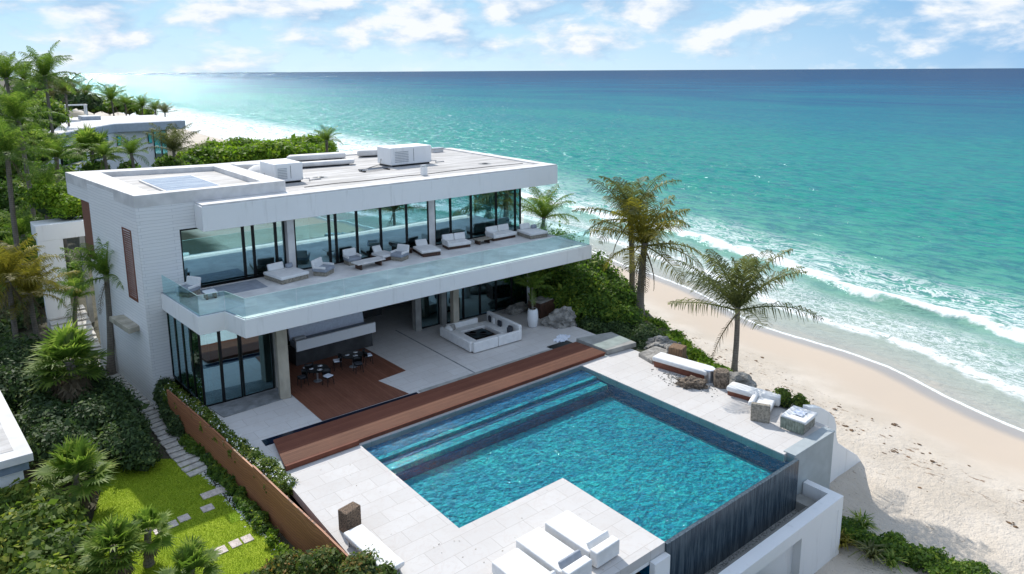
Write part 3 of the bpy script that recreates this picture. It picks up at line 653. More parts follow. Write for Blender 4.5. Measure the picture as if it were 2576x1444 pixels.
nz = np.array([[mnoise.noise(Vector((x*.16, y*.06, 0)))+.55*mnoise.noise(Vector((x*.42, y*.17, 3)))+.3*mnoise.noise(Vector((x*1.0, y*.5, 7))) if abs(x) < 260 and abs(y) < 260 else 0 for x, y in zip(rx, ry)] for rx, ry in zip(X, Y)])
bn = np.array([mnoise.noise(Vector((0, y*.09, 11)))*1.6 for y in Ys])[:, None]
amp = np.clip(D/12, 0, 1)*.30
Zs = SEA+nz*amp+np.clip(.045-.0*D, 0, 1)
q = D-16.2+bn
Zs += .6*np.where(q < 0, np.exp(-(q/.9)**2), np.exp(-(q/3.0)**2))*np.exp(-((Y-25)/160)**2)*(D > 0)
q2 = D-5.8; Zs += .16*np.where(q2 < 0, np.exp(-(q2/.35)**2), np.exp(-(q2/1.6)**2))
Zs = np.where(D < 0, SEA+D*.02+.01, Zs)
sea = sheet('sea', X, Y, Zs, sea_mat(), {'off': D}); tag(sea, 'turquoise sea with foaming breakers along the beach and glittering water to the left', kind='structure')

# ================================================================ TERRACE, POOL
t_ = MB()
t_.prism([(9.15, 13.95), (12.95, 13.95), (12.95, 26.62), (9.62, 26.62), (9.35, 26.0)], -.35, 0)
t_.box(12.95, 13.95, -.35, 18.0, 19.1, 0)
t_.prism([(26.42, 14.45), (30.2, 14.45), (30.35, 26.62), (26.42, 26.62)], -.35, 0)
t_.prism([(9.05, 30.5), (9.62, 26.62), (30.35, 26.62), (30.6, 39), (30.6, 45), (8.9, 45), (8.9, 34)], -.35, 0)
o = t_.build('terrace', 'marble'); tag(o, 'pale marble terrace paving around the pool', kind='structure')
pool = thing('swimming_pool', 'large blue mosaic infinity pool with a spillway edge beside the marble terrace', 'swimming pool', (19.6, 20.3, -1.7))
def PP(mb, name, mat, **k):
    o = mb.build(name, mat, pool, **k); o.location = -pool.location; return o
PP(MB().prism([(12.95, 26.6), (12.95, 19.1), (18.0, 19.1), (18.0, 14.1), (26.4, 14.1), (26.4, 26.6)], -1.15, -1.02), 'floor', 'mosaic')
pw = MB(); pw.box(12.75, 19.3, -1.62, 12.945, 26.6, -.36); pw.box(12.75, 18.9, -1.62, 17.8, 19.095, -.36); pw.box(17.8, 14.1, -1.62, 17.995, 18.9, -.36); pw.box(26.425, 14.1, -1.62, 26.6, 26.6, -.36); pw.box(12.75, 26.605, -1.62, 26.6, 26.75, -.36)
PP(pw, 'side_wall', 'pool_wall')
for nm, ya_, yb_, z_, mt_ in [('step', 25.66, 26.58, -.25, 'pool_wall'), ('step_nosing', 25.40, 25.65, -.26, 'mosaic'), ('step', 25.10, 25.39, -.40, 'step_dark'), ('step_nosing', 24.60, 25.09, -.42, 'mosaic'), ('step', 24.42, 24.59, -.66, 'step_dark')]: PP(box(12.97, ya_, -1.01, 26.38, yb_, z_), nm, mt_)  # shade along the deck edge is put into the top step's dark tile
wf = bpy.data.meshes.new('water'); wf.from_pydata([(12.97, 26.58, -.03), (12.97, 19.12, -.03), (18.02, 19.12, -.03), (18.02, 14.02, -.03), (26.38, 14.02, -.03), (26.38, 26.58, -.03), (18.02, 26.58, -.03)], [], [(0, 1, 2, 6), (6, 2, 3, 4, 5)])
wf.materials.append(M['poolwater']); wo_ = bpy.data.objects.new('water', wf); col.objects.link(wo_); wo_.parent = pool; wo_.location = -pool.location
PP(box(18.02, 13.86, -3.0, 26.6, 14.02, -.045), 'spillway_wall', 'spill')
PP(box(18.02, 12.95, -2.5, 26.6, 13.855, -2.3), 'gutter', 'gravel')
PP(MB().box(26.25+.35, 13.0, -2.5, 27.25, 14.05, -1.95).box(18.02, 13.3, -2.3, 26.55, 13.38, -1.95), 'gutter_ledge', 'concrete')
ow = MB().prism([(16.0, 12.45), (27.8, 12.45), (27.8, 14.05), (27.45, 14.05), (27.45, 12.95), (16.0, 12.95)], -2.0, -1.5)
ow.box(27.45, 12.45, -6, 27.8, 14.05, -2.0).box(24.6, 12.47, -6, 27.45, 12.95, -2.0+.0).box(16, 12.8, -6, 24.6, 12.95, -2.0)
o = ow.build('catch_basin_wall', 'white'); tag(o, 'white outer wall of the overflow basin below the pool spillway', 'wall')
o = MB().box(26.62, 14.08, -6, 29.95, 14.45, -.03).box(26.62, 14.05, -.03, 29.98, 14.6, .05).box(29.6, 14.46, -6, 29.95, 15.6, -.36).build('terrace_retaining_wall', 'concrete', bevel=.01); tag(o, 'grey capped retaining wall at the seaward end of the pool terrace', 'wall')
o.data.materials[0] = simple('wall_pale_grey', (.36, .40, .41), .6, .06, 1.5)
o = MB().box(17.2, 13.7, -6, 18.0, 13.93, -.36).box(15.5, 13.96, -.5, 18, 14.0, -.37).box(9.1, 14.6, -6, 17.2, 14.75, -.36).build('terrace_support_wall', 'white'); tag(o, 'white end pier holding up the sunbathing terrace', 'wall')
o = MB().box(30.36, 15.75, -6, 31.2, 17.5, -.05).build('bush_planter', 'concrete', bevel=.02); tag(o, 'low grey planter box holding the small golden bush', 'planter')
# curved fin
fin = [(29.96, .72), (30.9, .42), (31.9, -.18), (32.35, -.55), (32.62, -1.05), (32.72, -1.7), (33.0, -2.15), (33.9, -2.75), (35.2, -3.6), (35.7, -4.1), (35.6, -4.7), (34.6, -5.3), (29.96, -6.2)]
mb = MB(); n = len(fin); mb.add([(x, 15.25, z) for x, z in fin]+[(x, 15.65, z) for x, z in fin], [tuple(range(n)), tuple(range(2*n-1, n-1, -1))]+[(i, n+i, n+(i+1) % n, (i+1) % n) for i in range(n)])
o = mb.build('fin_wall', 'white', bevel=.04); tag(o, 'white curved fin shaped buttress wall reaching down to the sand', 'wall')

# timber strip and other terrace pieces
ds = thing('timber_walkway', 'long reddish timber walkway platform running beside the pool', 'walkway', (19, 27.9, 0))
def loc_build(root, mb, name, mat, **k):
    o = mb.build(name, mat, root, **k); o.location = -Vector(root.location); return o
loc_build(ds, MB().prism([(9.62, 26.72), (28.45, 26.72), (28.3, 29.0), (17.7, 29.0), (10.05, 29.12)], .14, .20), 'deck_boards', 'deck', bevel=.01, seg=1)
loc_build(ds, MB().prism([(9.66, 26.76), (28.4, 26.76), (28.25, 28.95), (10.1, 29.05)], .004, .139), 'frame', 'deck')
loc_build(ds, box(9.62, 26.60, .02, 12.9, 26.715, .235), 'edge_board', 'deck')
o = MB().prism([(9.72, 29.15), (17.6, 29.05), (17.6, 29.55), (9.75, 29.75)], .004, .012).build('rill', 'black_water'); tag(o, 'narrow dark water channel between marble slab and timber walkway', 'water channel')
tf = thing('timber_floor', 'dark brown timber terrace floor under the dining tables', 'timber floor', (15, 33, 0))
loc_build(tf, MB().prism([(12.6, 29.72), (17.2, 29.62), (16.75, 32.0), (18.55, 32.2), (18.3, 38.2), (12.6, 38.2)], .004, .03), 'floor_boards', 'floor_wood')
o = MB().prism([(9.15, 33.0), (12.5, 33.1), (12.5, 34.5), (8.9, 34.5)], .004, .05).build('threshold', 'concrete_dark'); tag(o, 'rough grey threshold paving in front of the glazed corner room', kind='structure')
o = MB().box(21.25, 29.2, .004, 21.33, 38, .010).build('drain', 'concrete_dark'); tag(o, 'thin dark drainage slot crossing the marble patio', kind='structure')
o = MB().prism([(17.75, 29.02), (28.2, 29.02), (28.15, 29.45), (17.75, 29.6)], .004, .03).build('step_edge', 'concrete'); tag(o, 'pale grey step edge beside the timber walkway', kind='structure')
o = MB().prism([(12.6, 34.6), (30.5, 36.8), (30.5, 44), (12.6, 44)], .0035, .0037).build('patio_back', 'concrete'); tag(o, kind='structure', label='grey stone floor beneath the balcony'); bpy.data.objects.remove(o)
o = MB().prism([(28.55, 26.7), (30.75, 26.45), (30.9, 28.6), (28.5, 29.2)], .02, .30).build('concrete_block', 'concrete', bevel=.03); tag(o, 'low flat grey concrete block at the far end of the timber walkway', 'concrete block')
o = MB().prism([(26.8, 29.0), (28.3, 29.1), (28.3, 29.8), (26.7, 29.8)], .02, .05).build('sunken_grate', 'dark_metal'); tag(o, 'dark square grate in the patio corner beside the timber walkway', 'grate')

# ================================================================ VILLA
V0 = Vector((20, 42, 0))
villa = thing('beach_villa', 'two storey white modern beach villa with glass front and long balcony', 'house', V0)
def VB(mb, name, mat, parent=None, **k):
    if parent is None:
        o = mb.build(name, mat, villa, **k); o.location = -V0
    else: o = mb.build(name, mat, parent, **k)
    return o
F1 = 4.6
P0, P1 = (7.6, 39.6), (6.75, 47.6)
VB(MB().prism([P0, P1, (7.1, 47.6), (7.95, 39.97)], -1.9, 9.68), 'side_wall', 'board_side')
VB(MB().box(7.615, 39.58, -1.9, 8.62, 39.95, 3.8).box(7.615, 39.58, 3.8, 9.58, 39.95, 7.9).box(7.615, 39.58, 7.9, 15.4, 39.95, 9.68), 'front_wall', 'board')
VB(MB().prism([(7.1, 47.3), (15.4, 47.3), (15.4, 50.5), (6.9, 50.5)], -1.9, 8.6).box(15.35, 47.5, -1.9, 31.6, 47.8, 9.2).box(31.3, 39.9, -1.9, 31.6, 47.5, 4.2), 'rear_wall', 'white')
outer = [(7.59, 39.565), (15.42, 39.565), (15.42, 50.0), (6.3, 52.2)]
inner = [(8.55, 40.25), (14.3, 40.25), (14.3, 48.9), (8.0, 50.6)]
VB(MB().ring(outer, inner, 9.30, 9.92), 'parapet', 'coping')
VB(MB().ring([(7.595, 39.57), (15.41, 39.57), (15.41, 50.0), (6.305, 52.19)], [(8.2, 40.2), (15.2, 40.2), (15.2, 49.8), (7.5, 50.4)], 8.55, 9.29), 'wing_fascia', 'board')
VB(MB().prism([(8.2, 40.2), (14.5, 40.2), (14.5, 49.2), (7.3, 50.9)], 9.3, 9.62), 'wing_roof', 'membrane')
skl = VB(MB().prism([(9.5, 41.2), (12.5, 41.5), (12.4, 47.0), (9.35, 46.9)], 9.62, 9.72), 'skylight', 'coping')
VB(MB().prism([(9.62, 41.35), (12.38, 41.63), (12.28, 46.88), (9.47, 46.78)], 9.72, 9.735), 'pane', 'skylight', skl)
mainp = [(10.4, 38.2), (35.2, 38.2), (36.0, 53.0), (26, 55), (15.45, 55.5), (15.45, 39.55), (10.4, 39.55)]
VB(MB().prism(mainp, 7.9, 9.20), 'roof', 'white', bevel=.02, seg=2)
VB(MB().prism([(10.45, 38.25), (15.5, 38.25), (15.5, 39.54), (10.45, 39.54)], 9.2, 9.30).prism([(15.5, 38.25), (35.15, 38.25), (35.15, 39.25), (15.5, 39.25)], 9.2, 9.30).prism([(34.45, 39.25), (35.15, 39.25), (35.9, 52.9), (35.2, 52.9)], 9.2, 9.30).prism([(15.5, 54.6), (26, 54.3), (35.2, 52.9), (35.9, 52.95), (26, 54.95), (15.5, 55.4)], 9.2, 9.3), 'roof_coping', 'coping')
VB(MB().prism([(15.5, 39.27), (34.43, 39.27), (35.18, 52.85), (26, 54.25), (15.5, 54.55)], 9.2, 9.215), 'roof_membrane', 'membrane')
# balcony slab and fascia
bo_ = [(8.37, 39.57), (8.75, 34.3), (9.95, 34.3), (10.3, 32.5), (33.0, 32.45), (33.05, 41.0), (8.37, 41.0)]
bi_ = [(8.52, 39.57), (8.9, 34.45), (10.08, 34.45), (10.43, 32.65), (32.85, 32.6), (32.9, 41.0), (8.52, 41.0)]
VB(MB().prism(bi_, 4.2, F1), 'balcony_floor', 'coping')
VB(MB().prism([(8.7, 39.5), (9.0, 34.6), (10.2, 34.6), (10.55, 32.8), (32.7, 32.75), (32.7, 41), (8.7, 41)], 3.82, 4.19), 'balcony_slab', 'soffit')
VB(MB().ring(bo_[:5]+[(33.05, 39.4), (8.38, 39.4)], bi_[:5]+[(32.9, 39.4), (8.53, 39.4)], 3.8, 4.70), 'balcony_fascia', 'white', bevel=.015, seg=2)
# railing: glass panels in a slim channel
def rail(p, q, n):
    for i in range(n):
        a = Vector(p).lerp(Vector(q), i/n); b = Vector(p).lerp(Vector(q), (i+1)/n); d = (b-a).normalized()*.012
        VB(MB().wall(tuple(a+d), tuple(b-d), .03, 1.06, .02), 'glass_panel', 'glass_rail', rl)
        VB(MB().wall(tuple(a+d), tuple(b-d), 1.061, 1.068, .02), 'glass_edge', 'glass_edge', rl)
rl = VB(MB().wall((8.44, 39.4), (8.82, 34.38), 4.70, 4.73, .06).wall((8.82, 34.38), (10.02, 34.38), 4.7, 4.73, .06).wall((10.02, 34.38), (10.37, 32.58), 4.7, 4.73, .06).wall((10.37, 32.58), (32.93, 32.53), 4.7, 4.73, .06).wall((32.93, 32.53), (32.95, 39.3), 4.7, 4.73, .06), 'railing', 'steel')
for o_ in (rl,):
    pass
def RL(p, q, n):
    for i in range(n):
        a = Vector(p).lerp(Vector(q), i/n); b = Vector(p).lerp(Vector(q), (i+1)/n); d = (b-a).normalized()*.012
        VB(MB().wall(tuple(a+d), tuple(b-d), 4.731, 5.70, .02), 'glass_panel', 'glass_rail', rl)
        VB(MB().wall(tuple(a+d), tuple(b-d), 5.701, 5.712, .02), 'glass_trim', 'glass_edge', rl)
RL((8.46, 39.4), (8.84, 34.40), 2); RL((8.84, 34.40), (10.04, 34.40), 1); RL((10.04, 34.40), (10.39, 32.6), 1); RL((10.39, 32.6), (32.90, 32.55), 9); RL((32.90, 32.55), (32.92, 39.3), 3)
# upper glazing (facade line y=39.3); wing part behind the balcony
def window(x0, x1, y, z0, z1, fw=.07, dep=.10, nm='window', pane='glass'):
    f = VB(MB().box(x0, y, z0, x0+fw, y+dep, z1).box(x1-fw, y, z0, x1, y+dep, z1).box(x0+fw, y, z0, x1-fw, y+dep, z0+.08).box(x0+fw, y, z1-.10, x1-fw, y+dep, z1), nm, 'dark_metal')
    VB(MB().box(x0+fw, y+.04, z0+.08, x1-fw, y+.052, z1-.10), 'pane', pane, f); return f
ZT = 7.9
for a, b in [(9.6, 12.85), (12.87, 13.40), (13.42, 14.68), (14.70, 15.22)]: window(a, b, 39.66, F1, ZT)
for a, b in [(15.66, 17.80), (17.82, 18.22), (18.24, 19.60), (19.62, 21.24), (21.26, 23.10), (23.12, 24.76), (25.25, 26.50), (26.52, 28.20), (28.22, 30.38), (30.40, 32.10), (32.12, 32.60)]: window(a, b, 39.3, F1, ZT)
VB(box(15.24, 39.28, F1, 15.64, 39.75, ZT), 'pillar', 'coping'); VB(box(24.78, 39.28, F1, 25.23, 39.7, ZT), 'pillar', 'coping')
sf = VB(MB().box(32.6, 39.35, F1, 32.7, 39.5, ZT).box(32.6, 44.9, F1, 32.7, 45, ZT).box(32.6, 42.1, F1, 32.7, 42.2, ZT), 'side_window', 'dark_metal'); VB(MB().box(32.64, 39.5, F1, 32.65, 44.9, ZT), 'pane', 'glass', sf)
VB(MB().box(9.0, 40.1, F1+.005, 32.5, 47.2, F1+.02), 'upper_interior_floor', 'int_wall')
VB(MB().box(15.5, 45.4, F1+.03, 32.5, 45.6, 7.89).box(9.5, 44.0, F1+.03, 15.3, 44.2, 7.9).box(20.4, 42.2, F1+.03, 20.5, 45.4, 7.89), 'upper_interior_wall', 'int_wall')
VB(MB().box(13.5, 40.3, F1+.02, 14.6, 40.5, 7.88), 'chimney_breast', 'int_stone')
def curtain(x0, x1, y, z0, z1, amp=.06, n=8):
    m = MB(); k = n*6; V = []
    for i in range(k+1):
        f = i/k; V += [(x0+(x1-x0)*f, y+amp*math.sin(f*n*2*PI), z0), (x0+(x1-x0)*f, y+amp*math.sin(f*n*2*PI), z1)]
    m.add(V, [(2*i, 2*i+2, 2*i+3, 2*i+1) for i in range(k)]); return VB(m, 'curtain', 'curtain', smooth=True)
curtain(15.75, 16.7, 39.7, F1+.03, 7.85); curtain(14.72, 15.2, 40.0, F1+.03, 7.85, n=4); curtain(27.1, 28.1, 39.7, F1+.03, 7.85); curtain(31.2, 32.3, 39.9, F1+.03, 7.85, .03)
# interior furniture of the upper storey, seen through the glass, is part of the view
# ground floor
def wall_glass(p, q, z0, z1, n, nm='glass_door'):
    p = Vector(p); q = Vector(q); L = (q-p).length; d = (q-p).normalized()
    for i in range(n):
        a = p+d*L*i/n; b = p+d*L*(i+1)/n; g = .008
        fr = MB(); fr.wall(tuple(a+d*g), tuple(a+d*.07), z0, z1, .09); fr.wall(tuple(b-d*.07), tuple(b-d*g), z0, z1, .09); fr.wall(tuple(a+d*.071), tuple(b-d*.071), z0, z0+.08, .09); fr.wall(tuple(a+d*.071), tuple(b-d*.071), z1-.09, z1, .09)
        f = VB(fr, nm, 'dark_metal'); nrm = Vector((-d.y, d.x))*.04
        VB(MB().wall(tuple(a+d*.072+nrm), tuple(b-d*.072+nrm), z0+.081, z1-.091, .012), 'pane', 'glass', f)
wall_glass((8.78, 34.62), (10.62, 34.55), .02, 3.8, 2); wall_glass((10.66, 34.55), (12.2, 34.5), .02, 3.8, 1)
wall_glass((8.55, 39.5), (8.76, 34.66), .02, 3.8, 4)
wall_glass((24.4, 36.9), (31.0, 36.7), .02, 3.8, 5); wall_glass((22.6, 37.1), (24.0, 37.1), .02, 3.8, 1)
VB(MB().box(22.15, 36.95, .005, 22.55, 37.35, 3.8).box(24.02, 36.85, .005, 24.38, 37.2, 3.8), 'pier', 'concrete')
VB(MB().prism([(11.95, 33.1), (12.45, 33.0), (12.55, 33.5), (12.05, 33.6)], .005, 3.80), 'column', 'column', bevel=.03); VB(MB().prism([(23.8, 35.2), (24.2, 35.15), (24.25, 35.6), (23.85, 35.65)], .005, 3.80), 'column', 'column', bevel=.03)
VB(MB().box(12.3, 34.6, .005, 12.5, 39.5, 3.8).box(8.7, 39.97, .005, 12.5, 40.1, 3.8), 'room_wall', 'int_wall')
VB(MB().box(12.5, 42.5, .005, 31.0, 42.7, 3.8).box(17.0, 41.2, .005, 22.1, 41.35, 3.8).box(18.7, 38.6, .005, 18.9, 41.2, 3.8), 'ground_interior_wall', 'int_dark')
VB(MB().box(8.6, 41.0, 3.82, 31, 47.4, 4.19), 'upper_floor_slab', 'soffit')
VB(MB().box(31.0, 36.75, -1.2, 31.3, 47.3, 3.81), 'east_wall', 'white')
curtain(8.9, 9.3, 35.0, .05, 3.75, n=3)
# louvred window and rear window of the side wall
def sidepos(Y): return 7.6+(P1[0]-P0[0])*(Y-P0[1])/(P1[1]-P0[1])
lv = MB(); ya, yb = 40.6, 42.0
xa, xb = sidepos(ya), sidepos(yb)
fr = VB(MB().wall((xb-.03, yb), (xa-.03, ya), 4.1, 4.18, .06).wall((xb-.03, yb), (xa-.03, ya), 7.9, 7.98, .06).wall((xb-.03, yb), (xb-.02, yb-.1), 4.18, 7.9, .06).wall((xa-.04, ya+.1), (xa-.03, ya), 4.18, 7.9, .06), 'louvred_shutter', 'louver')
for i in range(30):
    z = 4.2+i*.123; lv.wall((xb-.035, yb-.1), (xa-.035, ya+.1), z, z+.07, .04)
VB(lv, 'slats', 'louver', fr)
rw = VB(MB().wall((6.70, 50.1), (6.86, 47.75), 4.9, 8.5, .05), 'rear_shutter', 'louver')
VB(MB().wall((6.84, 48.3), (6.90, 47.65), 4.0, 8.6, .09), 'rear_window', 'dark_metal')
VB(MB().prism([(6.5, 43.6), (7.35, 43.4), (7.5, 40.9), (6.9, 40.7)], 2.45, 2.75), 'door_canopy', 'column', bevel=.03)

# ---- things on the roof
def roofbox(label, x0, y0, x1, y1, h, z=9.215, **k):
    t = thing('rooftop_unit', label, 'rooftop unit', ((x0+x1)/2, (y0+y1)/2, z), k.get('rz', 0)); a, b = (x1-x0)/2, (y1-y0)/2
    box(-a, -b, .12, a, b, h).build('casing', 'white', t, bevel=.06); box(-a+.12, -b+.12, 0, a-.12, b-.12, .119).build('base', 'dark_metal', t)
    box(a*.1, -b-.012, .3, a*.1+.02, -b-.001, h-.15).build('panel_seam', 'dark_metal', t)
    g = MB()
    for k in range(7): g.box(-a*.8, -b-.02, .32+k*(h-.55)/7, -a*.15, -b-.001, .32+k*(h-.55)/7+.05)
    g.build('grille', 'steel', t); MB().tube([(a-.1, -b-.05, .25), (a+.35, -b-.1, .2), (a+.45, -b+.2, .04), (a+1.3, -b+.3, .03)], .03, 6).build('pipe', 'steel', t, smooth=True)
    MB().tube([(-a-.02, b*.4, .5), (-a-.2, b*.3, .1), (-a-.9, b*.1, .03), (-a-1.8, -b*.7, .03)], .022, 6).build('cable', 'dark_metal', t, smooth=True); return t
roofbox('white boxy rooftop housing near the seaward end of the roof', 25.5, 45.3, 28.95, 47.3, 1.38)
roofbox('white rounded rooftop housing beside the skylight wing', 16.1, 42.9, 17.9, 45.4, 1.25)
t = thing('roof_vent', 'small grey square vent pipe near the front edge of the roof', 'vent', (25.2, 40.4, 9.215)); box(-.17, -.17, 0, .17, .17, .62).build('stack', 'white', t, bevel=.02); box(-.2, -.2, .62, .2, .2, .68).build('cap', 'steel', t)
t = thing('roof_cover', 'low white domed cover behind the rounded rooftop housing', 'roof cover', (16.9, 47.2, 9.215)); MB().blob((0, 0, .05), (1.0, 1.2, .75), 3, 3, .12, 1, 0).build('dome', 'coping', t, smooth=True)
for i, (p, q, wd, h, lb) in enumerate([((18.2, 49.5), (24.5, 48.7), .9, .42, 'long narrow white duct across the middle of the roof'), ((16.2, 52.6), (20.4, 52.0), 1.6, .35, 'broad flat white roof cover above the green hedge'), ((20.8, 53.2), (25.6, 52.6), 1.3, .5, 'wide pale roof cover at the back edge of the roof'), ((15.9, 50.0), (18.0, 49.3), 1.2, .6, 'short curved white roof cover next to the skylight wing'), ((26.5, 52.8), (31.0, 51.8), 1.5, .55, 'long white roof cover near the far seaward corner')]):
    d = (Vector(q)-Vector(p)); L = d.length; t = thing('roof_cover', lb, 'roof cover', ((p[0]+q[0])/2, (p[1]+q[1])/2, 9.215), math.atan2(d.y, d.x))
    MB().prism([(-L/2, -wd/2*.7), (L/2*.9, -wd/2), (L/2, wd/2*.8), (-L/2*.8, wd/2)], .10, h).build('cover', 'coping', t, bevel=.12, seg=3); box(-L/2*.8, -wd/2*.6, 0, L/2*.8, wd/2*.6, .099).build('base', 'dark_metal', t)
t = thing('roof_pipes', 'cluster of thin grey pipes lying beside the boxy rooftop housing', 'pipes', (23.9, 44.6, 9.215))
for k in range(4): MB().tube([(-1.2, -.3+.2*k, .12), (-.4, -.25+.2*k, .13), (1.3, .15*k, .12)], .035, 6).build('pipe', ['steel', 'dark_metal'][k % 2], t, smooth=True)
box(-1.1, -.35, 0, -.95, .4, .08).build('support', 'dark_metal', t); box(.8, -.3, 0, .95, .5, .08).build('support', 'dark_metal', t)
t = thing('roof_hatch', 'tiny white upstand at the back seaward corner of the roof', 'roof hatch', (33.5, 51.6, 9.215)); box(-.5, -.3, 0, .5, .3, .3).build('curb', 'coping', t, bevel=.03); box(-.55, -.35, .3, .55, .35, .36).build('lid', 'steel', t)

# ================================================================ FURNITURE
def cush(root, name, cx, cy, cz, sx_, sy_, sz_, mat='fabric', bev=.05, tilt=0, rz=0, parent=None):
    o = cbox(0, 0, 0, sx_, sy_, sz_).build(name, mat, parent or root, bevel=min(bev, sz_*.45, sx_*.45, sy_*.45), seg=3); o.location = (cx, cy, cz); o.rotation_euler = (tilt, 0, rz); return o
def daybed(label, loc, rz, L=2.05, W=1.05, bolster=True, pillow=True):
    t = thing('daybed', label, 'daybed', loc, rz, 'white daybeds by the pool')
    cbox(0, 0, .05, W*.92, L*.95, .10).build('base', 'wood_dark', t)
    cush(t, 'mattress', 0, 0, .30, W, L, .40, 'fabric', .05)
    if bolster:
        cush(t, 'back_block', 0, -L/2-.20, .34, W*.98, .34, .56, 'fabric', .05)
    e = [(-W/2+.03, -L/2+.03, .475), (W/2-.03, -L/2+.03, .475), (W/2-.03, L/2-.03, .475), (-W/2+.03, L/2-.03, .475), (-W/2+.03, -L/2+.03, .475)]
    MB().tube(e, .012, 6).build('piping', 'coping', t)
    if pillow: cush(t, 'pillow', .05, -L/2+.16, .56, W*.85, .16, .26, 'fabric_grey' if pillow == 2 else 'fabric', .05, R(-28))
    return t
daybed('nearest white daybed to the pool, with a raised back block at its end', (15.65, 15.85, 0), R(2), 2.1, 1.15)
daybed('middle white daybed of the row of three, with a grey pillow', (14.25, 15.75, 0), R(2), 2.15, 1.10, True, 2)
daybed('white daybed at the left end of the row of three', (12.95, 15.45, 0), R(2), 2.0, 1.12, True, 1)
t = thing('sun_lounger', 'long white cushioned lounger at the lower terrace edge behind the reddish bush', 'sun lounger', (9.82, 19.6, 0), R(3))
cush(t, 'mattress', 0, 0, .36, .74, 2.7, .16, 'fabric', .05)
MB().box(-.33, -1.25, .2, .33, 1.25, .27).build('frame', 'steel', t)
for a in (-1, 1):
    for b in (-1, 1): box(a*.3-.03, b*1.1-.03, 0, a*.3+.03, b*1.1+.03, .199).build('leg', 'steel', t)
t = thing('stone_block', 'upright brown granite block standing at the head of the terrace lounger', 'stone block', (9.95, 21.55, 0), R(14))
MB().prism([(-.36, -.26), (.36, -.2), (.36, .22), (-.32, .26)], 0, .82).build('block', 'granite', t, bevel=.04)

def bench(label, loc, rz, L, W, h, top='fabric', basem='louver', th=.26):
    t = thing('terrace_bench', label, 'bench', loc, rz)
    cbox(0, 0, (h-th)/2, W*.7, L*.96, h-th-.002).build('base', basem, t); cush(t, 'cushion', 0, 0, h-th/2, W, L, th, top, .08); return t
bench('long white topped bench with a brown base beside the stepped stone blocks', (29.95, 22.5, 0), R(10), 3.2, .95, .62)
bench('shorter white topped bench with brown base between the beach palm and the small bush', (29.95, 18.35, 0), R(12), 2.2, .8, .5)
def drum(name, label, cat, loc, r, h, mat, n=16, rz=0):
    t = thing(name, label, cat, loc, rz); MB().lathe([(r*.92, 0), (r*.98, .04), (r, h*.5), (r*.95, h-.05), (r*.88, h)], n).build('body', mat, t, smooth=False, bevel=.015, seg=2); return t
drum('stone_stool', 'rounded brown stone drum at the foot of the beach palm', 'stool', (30.1, 20.15, 0), .42, .85, 'rock_brown', 9)
t = drum('metal_stool', 'grey metal side stool between the long bench and the brown stone drum', 'stool', (30.15, 20.95, 0), .30, .62, 'steel', 14)
MB().lathe([(.31, 0), (.33, .03), (.31, .06)], 14).build('seat', 'towel', t).location = (0, 0, .622)
t = thing('tree_stump_block', 'square fluted brown wooden block behind the long bench', 'wooden block', (30.9, 23.6, -.1), R(18)); cbox(0, 0, .5, .8, .8, 1.0).build('block', 'wood_block', t, bevel=.05)
t = thing('flat_rock', 'pale slanting slab rock behind the long white bench', 'rock', (30.5, 24.9, -.1), R(10)); MB().prism([(-1.1, -.5), (.9, -.6), (1.0, .5), (-.6, .7)], 0, .32).build('slab', 'rock', t, bevel=.08)
t = thing('rock', 'low rough brown rock lying alone on the sunlit terrace', 'rock', (28.95, 21.1, 0), R(-50)); MB().blob((0, 0, .12), (.75, .42, .30), 4, 4, .5, 2.0, -.1).build('stone', 'rock_brown', t)
t = thing('gravel_patch', 'grey weathered patch of gravel in front of the long bench', 'gravel', (29.2, 21.7, 0)); t['kind'] = 'stuff'
mb = MB()
for i in range(420):
    a = random.gauss(0, .38); b = random.gauss(0, .8); r = random.uniform(.015, .05); mb.blob((a-b*.1, b, r*.3), (r, r, r*.6), i, 1, .3)
mb.build('pebbles', 'rock', t)
t = thing('curved_lounger', 'white curved lounge seat with side block near the small bush', 'lounge chair', (29.3, 17.2, 0), R(20))
cush(t, 'seat', 0, 0, .32, 1.5, .8, .22, 'fabric', .08); cush(t, 'side_block', .75, -.15, .36, .42, .9, .5, 'fabric', .08); box(-.6, -.3, 0, .6, .3, .2).build('base', 'stone_warm', t); cush(t, 'back_cushion', .1, .52, .44, 1.3, .25, .28, 'fabric', .09)
t = thing('stone_slab', 'upright grey brown stone slab in front of the curved lounge seat', 'stone slab', (28.25, 16.75, 0), R(-62)); MB().prism([(-.42, -.12), (.42, -.12), (.42, .12), (-.42, .12)], 0, .86).build('slab', 'stone_warm', t, bevel=.04)
t = thing('ottoman', 'square white topped ottoman with a crumpled grey green cloth beside the grey wall', 'ottoman', (29.15, 15.35, 0), R(6))
cbox(0, 0, .24, 1.2, 1.0, .48).build('base', 'stone_warm', t, bevel=.05); cush(t, 'cushion', 0, 0, .56, 1.35, 1.15, .16, 'fabric', .06)
m = MB(); k = 40; V = []
for i in range(k+1):
    f = i/k; V += [(-.72+.02*math.sin(i*1.7), -.55+1.1*f, .56), (-.74+.05*math.sin(i*1.3), -.55+1.1*f, .06)]
m.add(V, [(2*i, 2*i+2, 2*i+3, 2*i+1) for i in range(k)]); m.build('draped_cloth', simple('cloth_green', (.25, .29, .24), .9, .2, 6), t, smooth=True)
V = []; m = MB(); k = 14
for i in range(k+1):
    for j in range(k+1): V.append((-.3+.6*i/k, -.25+.5*j/k,   .675+.018*math.sin(i*.7+j*.3)+.010*math.sin(j*1.1)))
m.add(V, [(i*(k+1)+j, i*(k+1)+j+1, (i+1)*(k+1)+j+1, (i+1)*(k+1)+j) for i in range(k) for j in range(k)]); m.build('folded_throw', 'towel', t, smooth=True)
